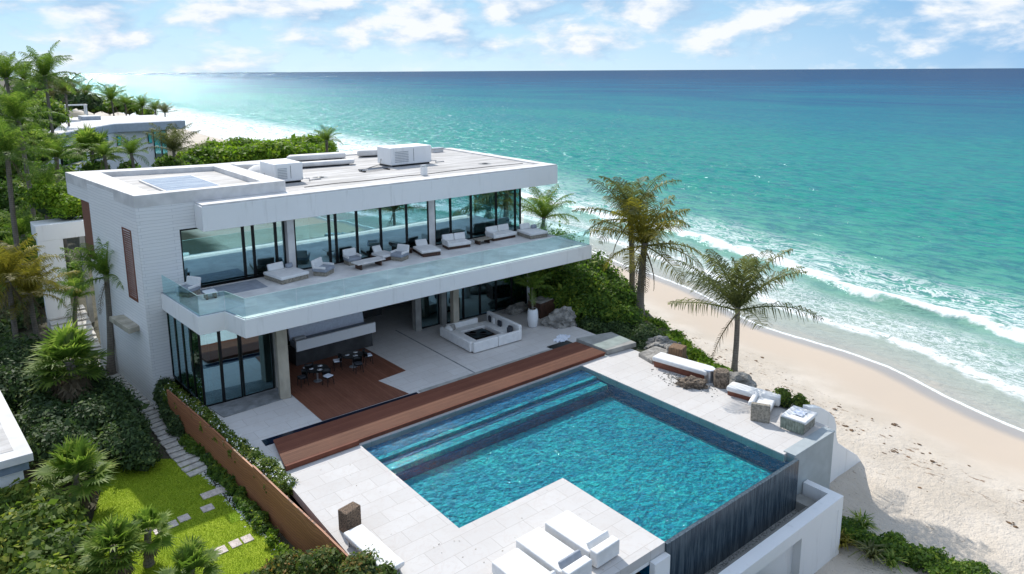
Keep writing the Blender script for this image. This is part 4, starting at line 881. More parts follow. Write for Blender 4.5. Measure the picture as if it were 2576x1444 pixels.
t = thing('towel', 'crumpled white towel dropped on the patio near the dark grate', 'towel', (28.3, 30.2, 0), R(30)); V = []; m = MB(); k = 16
for i in range(k+1):
    for j in range(k+1): V.append((-.6+1.2*i/k+.05*math.sin(j), -.35+.7*j/k+.05*math.sin(i*.8), .05+.05*math.sin(i*.9+j*.5)*math.sin(j*.7+.4)+.02*math.sin(j*2.3+i)))
m.add(V, [(i*(k+1)+j, i*(k+1)+j+1, (i+1)*(k+1)+j+1, (i+1)*(k+1)+j) for i in range(k) for j in range(k)]); m.build('cloth', 'towel', t, smooth=True)

# sunken-looking square sofa
so = thing('square_sofa', 'white square sectional sofa enclosing a dark low table on the marble patio', 'sofa', (24.6, 33.45, 0), R(-2)); so.scale = (.88, .88, .92)
cbox(0, 0, .05, 3.9, 3.7, .10).build('plinth', 'wood_dark', so)
for nm, cx_, cy_, a, b in [('seat', 0, -1.42, 3.9, .9), ('seat', -1.5, .42, .9, 2.72), ('seat', 1.5, .42, .9, 2.72), ('seat', 0, 1.42, 2.06, .8)]: cush(so, nm, cx_, cy_, .26, a, b, .32, 'fabric', .05)
cush(so, 'backrest', -1.0, -1.95, .38, 1.95, .26, .66, 'fabric', .06); cush(so, 'backrest', .98, -1.95, .38, 1.95, .26, .66, 'fabric', .06)
cush(so, 'backrest', -2.0, .1, .38, .26, 3.8, .62, 'fabric', .06); cush(so, 'backrest', -.3, 1.92, .42, 2.6, .24, .66, 'fabric', .06)
cush(so, 'backrest', 2.02, .1, .52, .28, 3.9, .92, 'fabric', .08, 0)
for i, (a, b) in enumerate([(1.72, 1.4), (1.72, .95), (1.72, .2), (1.7, -1.1), (1.45, -1.35)]): cush(so, 'pillow', a, b, .62, .16, .42, .40, 'fabric_dark' if i != 1 else 'fabric', .07, 0, R(10*i-20))
cush(so, 'pillow', -1.7, 1.5, .58, .5, .5, .3, 'fabric', .12, R(20)); cush(so, 'pillow', -1.3, 1.6, .6, .4, .25, .4, 'rock', .1, R(-20))
t = thing('low_table', 'dark square low table set inside the white sectional sofa', 'low table', (24.5, 33.55, 0), R(-2)); cbox(0, 0, .30, 1.3, 1.2, .06).build('table_top', 'dark_metal', t, bevel=.01); cbox(0, 0, .135, .8, .8, .269).build('base', 'wood_dark', t)
for a, b in [(-.3, .2), (.2, -.2)]:
    q_ = thing('tray', ['round dark tray on the left of the low sofa table', 'small round dark bowl on the right of the low sofa table'][a > 0], 'tray', (24.5+a, 33.55+b, .33)); MB().lathe([(.14, 0), (.2, .02), (.21, .06), (.19, .06), (.17, .025)], 18).build('dish', 'int_dark', q_, smooth=True)

# dining sets under the balcony
def dining_chair(label, loc, rz, towel):
    t = thing('dining_chair', label, 'chair', loc, rz, 'dining chairs on the timber floor')
    MB().lathe([(.20, .42), (.25, .44), (.25, .47)], 16).build('seat', 'dark_metal', t); 
    m = MB(); V = []; n = 12
    for i in range(n+1):
        a = R(200)+R(140)*i/n; V += [(.27*math.cos(a), .27*math.sin(a), .50), (.30*math.cos(a), .30*math.sin(a), .80), (.27*math.cos(a), .27*math.sin(a), .80), (.24*math.cos(a), .24*math.sin(a), .50)]
    f = []
    for i in range(n):
        for k in range(4): f.append((4*i+k, 4*i+(k+1) % 4, 4*i+4+(k+1) % 4, 4*i+4+k))
    m.add(V, f); m.build('backrest', 'dark_metal', t, smooth=True)
    for a in (-1, 1):
        for b in (-1, 1): MB().tube([(a*.17, b*.17, .43), (a*.21, b*.21, 0)], .018, 6).build('leg', 'dark_metal', t)
    cush(t, 'cushion', 0, 0, .50, .40, .40, .06, 'towel' if towel else 'fabric_dark', .03)
    return t
for (tx, ty, lb, ang) in [(14.3, 34.0, 'left', (100, 185, 285)), (16.6, 34.5, 'right', (165, 262, 350))]:
    t = thing('dining_table', f'round dark glass dining table, {"nearer the stone column" if lb == "left" else "nearer the bare marble floor"}', 'dining table', (tx, ty, 0), 0, 'dining tables')
    MB().lathe([(.58, .70), (.60, .715), (.58, .73)], 32).build('table_top', 'dark_metal', t); MB().lathe([(.26, 0), (.22, .04), (.05, .08), (.05, .699)], 14).build('pedestal', 'steel', t)
    for i, (a, b, r) in enumerate([(.25, .18, .13), (-.28, .1, .12), (.02, -.28, .14)]):
        p = thing('plate', f'white plate {["on the far side", "on the left side", "on the near side"][i]} of the {lb} round table', 'plate', (tx+a, ty+b, .731), 0, 'plates on the dining tables'); MB().lathe([(r*.6, 0), (r, .015), (r*.98, .02), (r*.6, .006)], 18).build('dish', 'plate', p, smooth=True)
    for i, a in enumerate(ang):
        x, y = tx+.85*math.cos(R(a)), ty+.85*math.sin(R(a))
        dining_chair(f'dark rounded chair with {"white" if i != 1 else "dark"} seat pad at the {(["far", "garden", "pool"] if lb == "left" else ["garden", "pool", "seaward"])[i]} side of the {lb} round table', (x, y, .03), R(a-90), i != 1)

# floating bench under the balcony
t = thing('wall_bench', 'long white fronted built-in bench with blue grey cushions behind the dining tables', 'bench', (16.6, 37.0, 0))
box(-2.4, -.62, .90, 2.45, -.50, 1.50).build('front_board', 'white', t, bevel=.01); box(-2.4, -.45, .03, 2.3, .6, .88).build('base', 'int_dark', t)
cush(t, 'seat_cushion', -.05, 0, 1.12, 4.6, .9, .34, 'fabric_grey', .05); cush(t, 'back_cushion', -.05, .58, 1.55, 4.6, .22, .80, 'towel', .07, R(-12)); box(-2.4, .72, .88, 2.4, .80, 2.05).build('back_board', 'dark_metal', t)
cush(t, 'pillow', -1.9, .15, 1.36, .7, .35, .16, 'fabric', .06)

# planter with young palm, wooden chest, rocks at the patio corner
t = thing('tall_planter', 'tall smooth white vase planter on the patio in front of the rocks', 'planter', (28.35, 33.0, 0)); MB().lathe([(.24, 0), (.30, .05), (.36, .55), (.33, 1.05), (.27, 1.18), (.22, 1.18), (.22, 1.05)], 24).build('vase', 'plate', t, smooth=True)
MB().lathe([(.0, 1.03), (.215, 1.04)], 18).build('soil', 'int_dark', t)
palm('young green palm growing out of the tall white vase planter', (28.35, 33.0, 1.0), (28.3, 33.0, 2.6), 'coco3', .42, 1.0, .07, None, .02)
t = thing('wooden_chest', 'large red brown timber chest with pale top at the patio corner', 'chest', (30.3, 34.4, 0), R(10)); cbox(0, 0, .5, 1.5, 1.1, 1.0).build('box', 'wood_dark', t, bevel=.03); cbox(0, 0, 1.03, 1.45, 1.05, .05).build('lid', 'rock', t, bevel=.02)
for lb, p, s_, sd_ in [('big rounded pale boulder sloping behind the white planter', (30.1, 32.2, .2), (1.0, .9, .75), 5), ('flat pale boulder in front of the glass doors beside the timber chest', (29.4, 35.9, .05), (.9, .5, .4), 6), ('pale rocky outcrop in the sandy gap of the dune bank', (32.6, 26.2, -.3), (.9, .8, .5), 9), ('broken pale rock at the foot of the beach palm', (31.6, 20.6, -.5), (1.0, 1.3, .6), 10), ('pale stone pillar shaped rock beside the fluted wooden block', (31.6, 24.2, -.2), (.5, .6, .95), 11)]:
    q_ = thing('boulder', lb, 'boulder', p); MB().blob((0, 0, 0), s_, sd_, 4, .45, 1.4).build('stone', 'rock', q_)

# balcony furniture (floor z = 4.6)
def bal(label, loc, rz, w_, d_, kind):
    names = {'daybed': ('balcony_daybed', 'daybed'), 'arm': ('armchair', 'armchair'), 'sofa': ('balcony_sofa', 'sofa'), 'lounge': ('chaise_lounge', 'chaise')}
    t = thing(names[kind][0], label, names[kind][1], (*loc, F1), rz)
    if kind == 'daybed':
        cbox(0, 0, .13, w_*.95, d_*.95, .22).build('frame', 'stone_warm', t); cush(t, 'mattress', 0, 0, .33, w_, d_, .17, 'fabric', .05); cush(t, 'back_cushion', -w_*.1, d_/2-.15, .60, w_*.55, .2, .42, 'fabric', .07, R(-18)); cush(t, 'pillow', w_*.34, d_/2-.3, .52, .4, .3, .28, 'fabric_grey', .08, R(-25))
    elif kind == 'arm':
        cbox(0, 0, .12, w_*.9, d_*.9, .22).build('frame', 'stone_warm', t); cush(t, 'seat', 0, 0, .34, w_, d_, .20, 'fabric_grey', .06); cush(t, 'backrest', 0, d_/2-.05, .62, w_, .16, .52, 'fabric', .06, R(-12))
        for s2 in (-1, 1): cush(t, 'armrest', s2*(w_/2-.02), 0, .50, .10, d_*.9, .14, 'fabric', .04)
    elif kind == 'sofa':
        cbox(0, 0, .10, w_*.95, d_*.9, .18).build('frame', 'wood_dark', t); cush(t, 'seat', 0, -.05, .30, w_, d_, .22, 'fabric', .06)
        for s2 in (-1, 1): cush(t, 'back_cushion', s2*w_*.25, d_/2-.1, .62, w_*.48, .2, .46, 'fabric', .07, R(-14))
        cush(t, 'armrest', -w_/2+.05, 0, .48, .14, d_, .2, 'fabric', .05)
    else:
        cbox(0, 0, .13, w_*.9, d_*.95, .2).build('frame', 'wood_dark', t); cush(t, 'mattress', 0, -.1, .30, w_, d_*.8, .16, 'fabric', .05); cush(t, 'backrest', 0, d_/2-.2, .50, w_*.6, .14, .5, 'fabric', .05, R(-35))
    return t
bal('wide white daybed on the balcony in front of the stone chimney', (14.6, 38.2), R(10), 1.75, 1.9, 'daybed')
bal('white armchair tucked against the board formed wall at the glass rail end', (9.5, 38.6), R(-60), .9, .9, 'arm')
bal('white armchair with side arms next to the white pillar on the balcony', (16.6, 37.7), R(35), 1.0, .9, 'arm')
bal('armchair behind the coffee table, against the third window', (18.9, 38.7), R(0), .85, .8, 'arm')
bal('low white chaise behind the right end of the coffee table', (20.9, 38.6), R(8), 1.0, 1.5, 'lounge')
bal('armchair draped in white to the right of the coffee table', (21.6, 37.7), R(-65), .85, .85, 'arm')
bal('white chaise lounge on the balcony before the middle windows', (23.7, 38.0), R(-10), 1.3, 2.0, 'lounge')
bal('white two seat balcony sofa just right of the second white pillar', (26.1, 38.1), R(-8), 1.7, 1.0, 'sofa')
bal('white balcony sofa in front of the last windows', (29.9, 38.2), R(0), 2.0, 1.0, 'sofa')
bal('white daybed at the seaward end of the balcony', (32.0, 37.3), R(-5), 1.5, 1.7, 'daybed')
def btable(label, loc, w_, d_, h, top, rz=0):
    t = thing('coffee_table', label, 'coffee table', (*loc, F1), rz); cbox(0, 0, h, w_, d_, .07).build('table_top', top, t, bevel=.015)
    for a in (-1, 1): cbox(a*w_*.36, 0, h/2-.02, .08, d_*.8, h-.04-.035).build('leg', 'wood_dark', t)
btable('long pale rectangular coffee table on the balcony', (19.3, 37.4), 1.9, .8, .38, 'coping', R(5)); btable('low dark coffee table between the two balcony sofas', (28.0, 37.8), 1.1, .7, .32, 'stone_warm'); btable('small white side table near the balcony corner', (10.2, 37.3), .6, .6, .35, 'plate'); btable('small dark table before the middle chaise lounge', (22.7, 38.8), .7, .6, .3, 'wood_dark')
t = thing('outdoor_rug', 'charcoal grey rug on the balcony before the large left window', 'rug', (12, 38.2, F1)); box(-1.9, -.9, .004, 1.2, .9, .016).build('weave', 'fabric_grey', t)

# ================================================================ NEIGHBOURING HOUSES
A = at(100, 345, 8); B = at(466, 303, 8); C2 = at(388, 289, 8); D2 = at(165, 296, 8); nh = thing('neighbouring_villa', 'pale flat roofed villa with a long grey fascia behind the palms', 'house', (A.x, A.y, 0))
def nb(mb, name, mat, parent=None, **k):
    o = mb.build(name, mat, parent or nh, **k)
    if parent is None: o.location = -Vector(nh.location)
    return o
Pm = at(285, 312, 8)
nb(MB().prism([tuple(v.xy) for v in (A, Pm, B, C2, D2)], 6.6, 8.0), 'roof', simple('nbr_fascia', (.42, .47, .53), .6, .05), bevel=.1)
cen = (A+B+C2+D2)/4; ins = [tuple((v+(cen-v)*k).xy) for v, k in ((A, .08), (Pm, .12), (B, .30), (C2, .25), (D2, .10))]
nb(MB().prism([tuple((v+(cen-v)*.05).xy) for v in (A, Pm, B, C2, D2)], 8.0, 8.05), 'roof_surface', 'coping')
nb(MB().prism(ins, -2, 6.6), 'wall', 'white')
def on_wall(i, f, off=.15):
    p, q = Vector(ins[i]), Vector(ins[(i+1) % 5]); d = (q-p).normalized(); n_ = Vector((d.y, -d.x))
    if (Vector((0, 0))-p).dot(n_) < 0: n_ = -n_
    r = p.lerp(q, f)+n_*off; return (r.x, r.y)
for (i, f0, f1, z0, z1) in [(0, .12, .48, 3.6, 6.1), (0, .54, .86, 3.2, 6.3), (1, .02, .10, 4.4, 6.0), (1, .62, .70, 4.4, 6.2), (1, .73, .86, 1.0, 6.4), (1, .88, .99, 1.0, 6.4)]:
    w_ = nb(MB().wall(on_wall(i, f0), on_wall(i, f1), z0, z1, .1), 'window_frame', 'dark_metal'); nb(MB().wall(on_wall(i, f0+.01, .25), on_wall(i, f1-.01, .25), z0+.1, z1-.1, .02), 'pane', 'glass', w_).location = (0, 0, 0)
q0 = at(95, 372, 3.6); q1 = at(160, 370, 3.6); q2 = at(228, 392, 3.2)
nb(MB().wall(tuple(q0.xy), tuple(q1.xy), -1.5, 3.9, .3).wall(tuple(q1.xy), tuple(q2.xy), -1.5, 3.7, .3), 'terrace_wall', 'white')
nb(MB().box(*(at(208, 303, 8.06).xy), 8.06, at(250, 300, 8.06).x, at(250, 300, 8.06).y+3, 8.7), 'roof_house', simple('nbr_grey', (.35, .39, .44), .6))
c_ = at(380, 322, 5)
nb(MB().box(c_.x-.4, c_.y-1, -2, c_.x+.3, c_.y, 6.6), 'post', 'wood_dark')
p = at(193, 289, 8.05); t = thing('roof_pergola', 'small white open frame standing on the roof of the neighbouring villa', 'pergola', (p.x, p.y, 8.05))
fr = MB()
for a in (-1.6, 1.6):
    for b in (-1, 1): box(a-.12, b-.12, 0, a+.12, b+.12, 1.8).build('post', 'white', t)
MB().box(-1.8, -1.2, 1.8, 1.8, -1.0, 2.0).box(-1.8, 1.0, 1.8, 1.8, 1.2, 2.0).box(-1.8, -1.0, 1.8, -1.6, 1.0, 2.0).box(1.6, -1.0, 1.8, 1.8, 1.0, 2.0).build('top_rail', 'white', t); MB().box(-1.6, -1.05, .9, 1.6, -.98, .98).build('cross_rail', 'white', t)
t = thing('garden_pavilion', 'white flat roofed pavilion corner jutting in at the left edge beside the dark shrubbery', 'pavilion', (-1, 36, -1.5)); L0 = Vector((1, -36, 1.5))
def pb(mb, n_, m_, **k):
    o = mb.build(n_, m_, t, **k); o.location = L0; return o
pb(MB().prism([(-9, 31.9), (1.62, 31.7), (1.1, 39.6), (-9, 40.5)], 1.18, 1.5), 'roof', 'coping', bevel=.02)
pb(MB().prism([(-9, 32.6), (1.05, 32.4), (.62, 39.0), (-9, 39.6)], 1.5, 1.512), 'roof_tiles', 'membrane')
pb(MB().prism([(-9, 32.1), (1.45, 31.9), (.95, 39.3), (-9, 40)], .80, 1.179), 'fascia', simple('fascia_shadow', (.20, .25, .31), .6))  # band under the roof slab, its shade painted in as blue-grey
pb(MB().prism([(-9, 32.3), (1.25, 32.1), (.8, 39.0), (-9, 39.8)], -2, .799), 'wall', 'white')
pb(MB().box(1.3, 32.4, -2, 2.1, 33.2, -.6), 'step_block', 'coping', bevel=.02)
# white garden arch with planting on top, left of the wing
Ya = 57.0
def aY(x, y): return atY(x, y, Ya)
x0 = aY(92, 600).x; x1 = aY(158, 600).x; x2 = aY(200, 600).x; x3 = aY(234, 600).x; zt = aY(150, 562).z; zo = aY(180, 598).z
t = thing('garden_arch', 'tall white rendered arch wall with a leafy roof planter beside the wing', 'wall', (x0, Ya, -1.5)); LL = Vector((-x0, -Ya, 1.5))
for mb, n_, m_ in [(MB().box(x0, Ya, -1.6, x1, Ya+.5, zo), 'pier', 'white'), (MB().box(x2, Ya, -1.6, x3-.5, Ya+.5, zo), 'pier', 'concrete'), (MB().box(x0, Ya-.01, zo, x3, Ya+.51, zt), 'lintel', 'white')]:
    o = mb.build(n_, m_, t, bevel=.03); o.location = LL
o = MB().box(x0, Ya+.52, zo, x3, Ya+3.0, zt-.15).build('planter_box', 'white', t, bevel=.03); o.location = LL
ZA = zt

# ================================================================ GARDEN ON THE LEFT
def lawn_mat():
    t = NT('lawn'); a = t.noise(.9, None, 6, .65); b = t.noise(26, None, 3, .7)
    st = t.noise(5, t.map((1, .35, 1), (0, 0, R(35))), 4)
    f = t.math('ADD', t.math('MULTIPLY', a, .5), t.math('MULTIPLY', t.math('ADD', b, st), .3))
    c = t.ramp(f, [(.3, (.19, .28, .018)), (.5, (.29, .39, .022)), (.7, (.38, .46, .035))])
    return t.done(t.bsdf(c, .8, spec=.2, normal=t.bump(b, .8, .05)))
lawn_poly = [at(*p, -1.5).xy for p in [(235, 1300), (270, 1180), (330, 1152), (430, 1155), (500, 1178), (545, 1230), (600, 1290), (660, 1340), (705, 1372), (700, 1444), (560, 1500), (300, 1520), (200, 1420)]]
o = MB().prism([tuple(p) for p in lawn_poly], -1.53, -1.50).build('lawn', lawn_mat()); tag(o, 'bright green clipped lawn beside the timber fence', kind='structure')
rng = np.random.default_rng(12)
P = np.array([tuple(p) for p in lawn_poly]); mn, mxx = P.min(0), P.max(0)
pts = rng.uniform(mn, mxx, (90000, 2))
def inside(pts, P):
    c = np.zeros(len(pts), bool); n = len(P); j = n-1
    for i in range(n):
        a = ((P[i, 1] > pts[:, 1]) != (P[j, 1] > pts[:, 1])) & (pts[:, 0] < (P[j, 0]-P[i, 0])*(pts[:, 1]-P[i, 1])/(P[j, 1]-P[i, 1]+1e-9)+P[i, 0]); c ^= a; j = i
    return c
pts = pts[inside(pts, P)]; n = len(pts); a = rng.uniform(0, 2*PI, n); h = rng.uniform(.025, .065, n); tl = rng.normal(0, .03, (n, 2))
b0 = np.stack([pts[:, 0]-.009*np.cos(a), pts[:, 1]-.009*np.sin(a), np.full(n, -1.50)], 1); b1 = np.stack([pts[:, 0]+.009*np.cos(a), pts[:, 1]+.009*np.sin(a), np.full(n, -1.50)], 1)
tp = np.stack([pts[:, 0]+tl[:, 0], pts[:, 1]+tl[:, 1], -1.5+h], 1)
M['grass'] = foliage('grass_blades', (.27, .37, .02), (.35, .45, .03), (.43, .52, .05), .45)
o = quadcloud('grass', np.stack([b0, b1, tp], 1).reshape(-1, 3), rng.uniform(0, 1, n), 'grass', k=3); tag(o, 'short green grass blades of the lawn', 'grass', kind='stuff')
# pavers in the lawn
def slab(nm, label, cat, c, sx_, sy_, rz, z, h, mat, group):
    t = cbox(0, 0, h/2, sx_, sy_, h).build(nm, mat, bevel=.012, seg=2); t.location = (c[0], c[1], z); t.rotation_euler = (0, 0, rz); return tag(t, label, cat, group)
pv = [((538, 1239), 1.0, .5, 'largest paver, at the lawn edge nearest the timber fence'), ((522, 1278), .46, .46, 'paver between the lawn edge and the pair of touching pavers'), ((463, 1303), .42, .46, 'right paver of the touching pair in the middle of the lawn'), ((432, 1319), .42, .46, 'left paver of the touching pair in the middle of the lawn'), ((402, 1334), .42, .46, 'paver half hidden under the fan palm in the middle of the lawn'), ((622, 1355), .38, .46, 'paver of the lower row closest to the timber fence'), ((592, 1367), .38, .46, 'second paver from the fence in the lower row'), ((556, 1384), .40, .46, 'third paver from the fence in the lower row'), ((520, 1400), .42, .46, 'paver at the far left of the lower row beside the palm leaves')]
for (p, a, b, lb) in pv:
    q_ = at(*p, -1.48); slab('paver', 'pinkish stone '+lb, 'paver', q_, a, b, R(2), -1.515, .05, 'paver', 'pavers set in the lawn')
# stepping slabs of the garden path
path = [(7.48, 31.6), (7.33, 33.8), (7.28, 36.7), (7.25, 39.0), (7.12, 41.5), (6.85, 45.0), (6.7, 48.5), (6.5, 51.0)]
def along(pl, s):
    for i in range(len(pl)-1):
        d = math.dist(pl[i], pl[i+1])
        if s <= d: f = s/d; return (pl[i][0]+(pl[i+1][0]-pl[i][0])*f, pl[i][1]+(pl[i+1][1]-pl[i][1])*f)
        s -= d
    return pl[-1]
words = ['first', 'second', 'third', 'fourth', 'fifth', 'sixth', 'seventh', 'eighth', 'ninth', 'tenth', 'eleventh', 'twelfth', 'thirteenth', 'fourteenth', 'fifteenth', 'sixteenth', 'seventeenth', 'eighteenth', 'nineteenth', 'twentieth']
for i in range(34):
    p = along(path, i*.53); wd = .95 if i < 14 else .9
    lb = f'{words[i]} pale stepping slab up the garden path, counted from the lawn' if i < 14 else 'shaded stepping slab of the upper garden path beside the white side wall'
    slab('stepping_slab', lb, 'stepping slab', (p[0]-(.12 if i > 18 else 0), p[1]), wd*random.uniform(.93, 1.05), .40, R(random.uniform(4, 12)), -1.53+.004*i*0+(.0 if i < 20 else .01*(i-20)), .09, 'path', 'stepping slabs of the garden path' if i < 14 else 'shaded stepping slabs of the upper path')
# pebble edging strip along the fence foot
t = thing('pebble_edging', 'narrow strip of pale pebbles between the lawn and the timber fence', 'pebbles', (8.0, 27, -1.5)); t['kind'] = 'stuff'; mb = MB()
edge = [at(*p, -1.5) for p in [(500, 1185), (545, 1222), (590, 1275), (640, 1322), (690, 1368), (715, 1400)]]
for i in range(len(edge)-1):
    for k in range(int(150*(edge[i+1]-edge[i]).length/2.5)):
        p = edge[i].lerp(edge[i+1], random.random()); r = random.uniform(.02, .055); mb.blob((p.x+random.gauss(.05, .10)-8, p.y-27, .0), (r, r, r*.6), k, 1, .3)
mb.build('pebbles', 'coping', t)
# leaning timber fence: vertical gradient of height, follows the terrace edge
fl = [(7.72, 37.3), (8.08, 33.5), (8.34, 30.3), (8.55, 27.4), (8.72, 24.6), (8.92, 21.7), (9.05, 19.0), (9.1, 17)]
fence = thing('timber_fence', 'long reddish brown timber board fence running down between hedge and lawn', 'fence', (8.4, 28, -1.5))
def fb(mb, n_, m_, **k):
    o = mb.build(n_, m_, fence, **k); o.location = (-8.4, -28, 1.5); return o
def fencemat():
    t = NT('fence_wood'); s = t.n('ShaderNodeSeparateXYZ'); t.l(t.pos, s.inputs[0])
    wob = t.math('MULTIPLY', t.noise(.7, t.map((1, 1, .4)), 3), .5); q = t.math('DIVIDE', t.math('ADD', s.outputs[2], wob), .12); fr = t.math('FRACT', q)
    wnn = t.n('ShaderNodeTexWhiteNoise', noise_dimensions='1D'); t.l(t.math('FLOOR', q), wnn.inputs['W'])
    gr = t.noise(3, t.map((1, 1, 9)), 6, .65)
    c = t.mix(t.math('ADD', t.math('MULTIPLY', wnn.outputs[0], .4), t.math('MULTIPLY', gr, .6)), (.26, .09, .040), (.50, .22, .10))
    g = t.math('LESS_THAN', fr, .13); c = t.mix(t.math('MULTIPLY', g, .75), c, (.04, .015, .008))
    return t.done(t.bsdf(c, .6, normal=t.bump(t.math('SUBTRACT', gr, g), .5, .02)))
M['fence'] = fencemat()
for i in range(len(fl)-1): fb(MB().wall(fl[i], fl[i+1], -2.0, .30 if i != 2 else .22, .07), 'board_panel', 'fence')
for i in range(len(fl)): fb(MB().box(fl[i][0]+.075, fl[i][1]-.05, -2.0, fl[i][0]+.17, fl[i][1]+.05, .2), 'post', 'wood_dark')
o = MB().prism([(9.38, 26.2), (9.56, 26.66), (9.02, 30.4), (8.86, 30.3)], -1.5, .06).build('planter_kerb', 'white', bevel=.02); tag(o, 'thin white kerb wall between the flowering hedge and the marble slab', 'kerb')

# ---- hedges and shrubs
def line_blobs(pts, n, r, j=.1, rz=1.0):
    out = []
    for i in range(n):
        f = i/(n-1)*(len(pts)-1); k = min(int(f), len(pts)-2); f -= k; a, b = pts[k], pts[k+1]
        out.append((a[0]+(b[0]-a[0])*f+random.gauss(0, j), a[1]+(b[1]-a[1])*f+random.gauss(0, j), a[2]+(b[2]-a[2])*f+random.gauss(0, j*.4), r*random.uniform(.8, 1.2), r*random.uniform(.8, 1.2), r*rz*random.uniform(.8, 1.15)))
    return out
shrub('flowering_hedge', 'yellow green flowering hedge strip between timber fence and marble terrace', 'hedge', line_blobs([(8.05, 38.2, -.3), (8.5, 34, -.15), (8.72, 30.5, -.15), (8.98, 27.5, -.15), (9.2, 25.6, -.15)], 26, .42, .06, 1.25), 'leaf_flower', 260, .10, 21, sub=5, flowers=14)
shrub('low_hedge', 'low dark leafy strip hugging the lower lawn side of the timber fence', 'hedge', line_blobs([(7.75, 34.5, -1.35), (8.05, 31.5, -1.35), (8.2, 28.5, -1.4), (8.38, 25.5, -1.4)], 22, .32, .08, 1.1), 'leaf', 170, .11, 22, sub=5)
shrub('path_shrub', 'grey green low shrub between stepping path and white wing corner', 'shrub', [(7.95, 38.9, -1.0, .5, .9, .9), (7.75, 37.2, -1.1, .45, .9, .8), (8.1, 39.3, -.6, .6, .45, .7), (7.7, 35.8, -1.25, .38, .8, .6)], 'leaf_dark', 150, .12, 23)
shrub('dark_thicket', 'large dark green rounded thicket between stepping path and white pavilion', 'shrub', [(5.3, 35.3, -.9, 1.15, 1.8, 1.3), (4.2, 37.6, -.8, 1.7, 1.9, 1.5), (5.7, 38.8, -.8, 1.0, 1.8, 1.3), (3.0, 35.6, -.8, 1.4, 1.8, 1.4), (5.0, 40.8, -.8, 1.4, 1.6, 1.4), (3.6, 34.4, -.95, 1.3, 1.2, 1.2), (5.6, 33.8, -1.1, .8, 1.0, .95), (2.4, 38.5, -.7, 1.3, 2.2, 1.5), (5.9, 36.8, -1.05, .7, 1.4, 1.0)], 'leaf_dark', 75, .17, 24)
shrub('dark_thicket', 'dark shrub mass at the left edge below the leaning palm trunks', 'shrub', [(3.2, 42.5, -.6, 2.0, 2.4, 1.8), (1.2, 44, -.4, 2.2, 2.6, 2.0), (4.6, 44.2, -.8, 1.3, 1.8, 1.3), (2.2, 47.5, -.4, 2.2, 2.4, 1.8), (.2, 41, -.6, 1.4, 2.0, 1.7)], 'leaf_dark', 60, .19, 25)
shrub('corner_shrub', 'big rounded shrub with yellow green top leaves in the lower left corner', 'shrub', [(.7, 29.2, -.7, 1.3, 1.6, 1.25), (1.6, 27.4, -.8, 1.2, 1.5, 1.1), (.8, 31.2, -.45, 1.1, 1.0, 1.0), (1.9, 29.8, -.6, .8, .9, .9), (1.0, 25.7, -.9, 1.3, 1.3, 1.0), (2.3, 25.6, -1.1, .7, .9, .7), (2.4, 28.2, -.9, .6, .9, .75)], 'leaf_flower', 110, .20, 26, asp=.8)
shrub('front_shrub', 'reddish tipped dark shrub at the bottom edge over the terrace lounger', 'shrub', [(9.0, 18.9, -.1, .75, .8, .85), (8.3, 20.3, -.3, .8, .8, .8), (7.5, 21.3, -.5, .8, .8, .75), (8.6, 17.6, -.3, .9, .9, .9), (7.2, 20, -.7, .9, 1.0, .8), (9.35, 18.1, .0, .5, .5, .7), (6.6, 21.8, -.9, .7, .6, .6)], 'leaf_red', 190, .12, 27)
shrub('border_plants', 'small bright green plants dotted at the near foot of the timber fence', 'plant', line_blobs([(8.3, 24.9, -1.35), (8.25, 23.3, -1.3), (8.1, 22.4, -1.3)], 7, .25, .08, 1), 'leaf_lime', 170, .13, 28, sub=4)
shrub('arch_planting', 'bright green bushy planting on top of the white garden arch', 'shrub', [(x0+2.4, Ya+2.4, ZA+.5, 1.4, 1.6, 1.3), (x0+3.9, Ya+1.9, ZA+.2, 1.3, 1.2, 1.0), (x0+1.3, Ya+3.4, ZA+1.0, 1.5, 1.5, 1.4)], 'leaf_lime', 80, .18, 29)
shrub('arch_bush', 'slim light green bush growing in front of the white arch opening', 'shrub', [(*tuple(atD(185, 700, 58).xy), atD(185, 700, 58).z, .8, .8, 1.5), (*tuple(atD(185, 745, 58).xy), atD(185, 745, 58).z, .8, .8, 1.4)], 'leaf_lime', 120, .14, 30)
def pxblob(px, py, D, r, k=1.0, ky=1.0):
    p = atD(px, py, D); m = r*D/FL; return (p.x, p.y, p.z, m, m*ky, m*k)
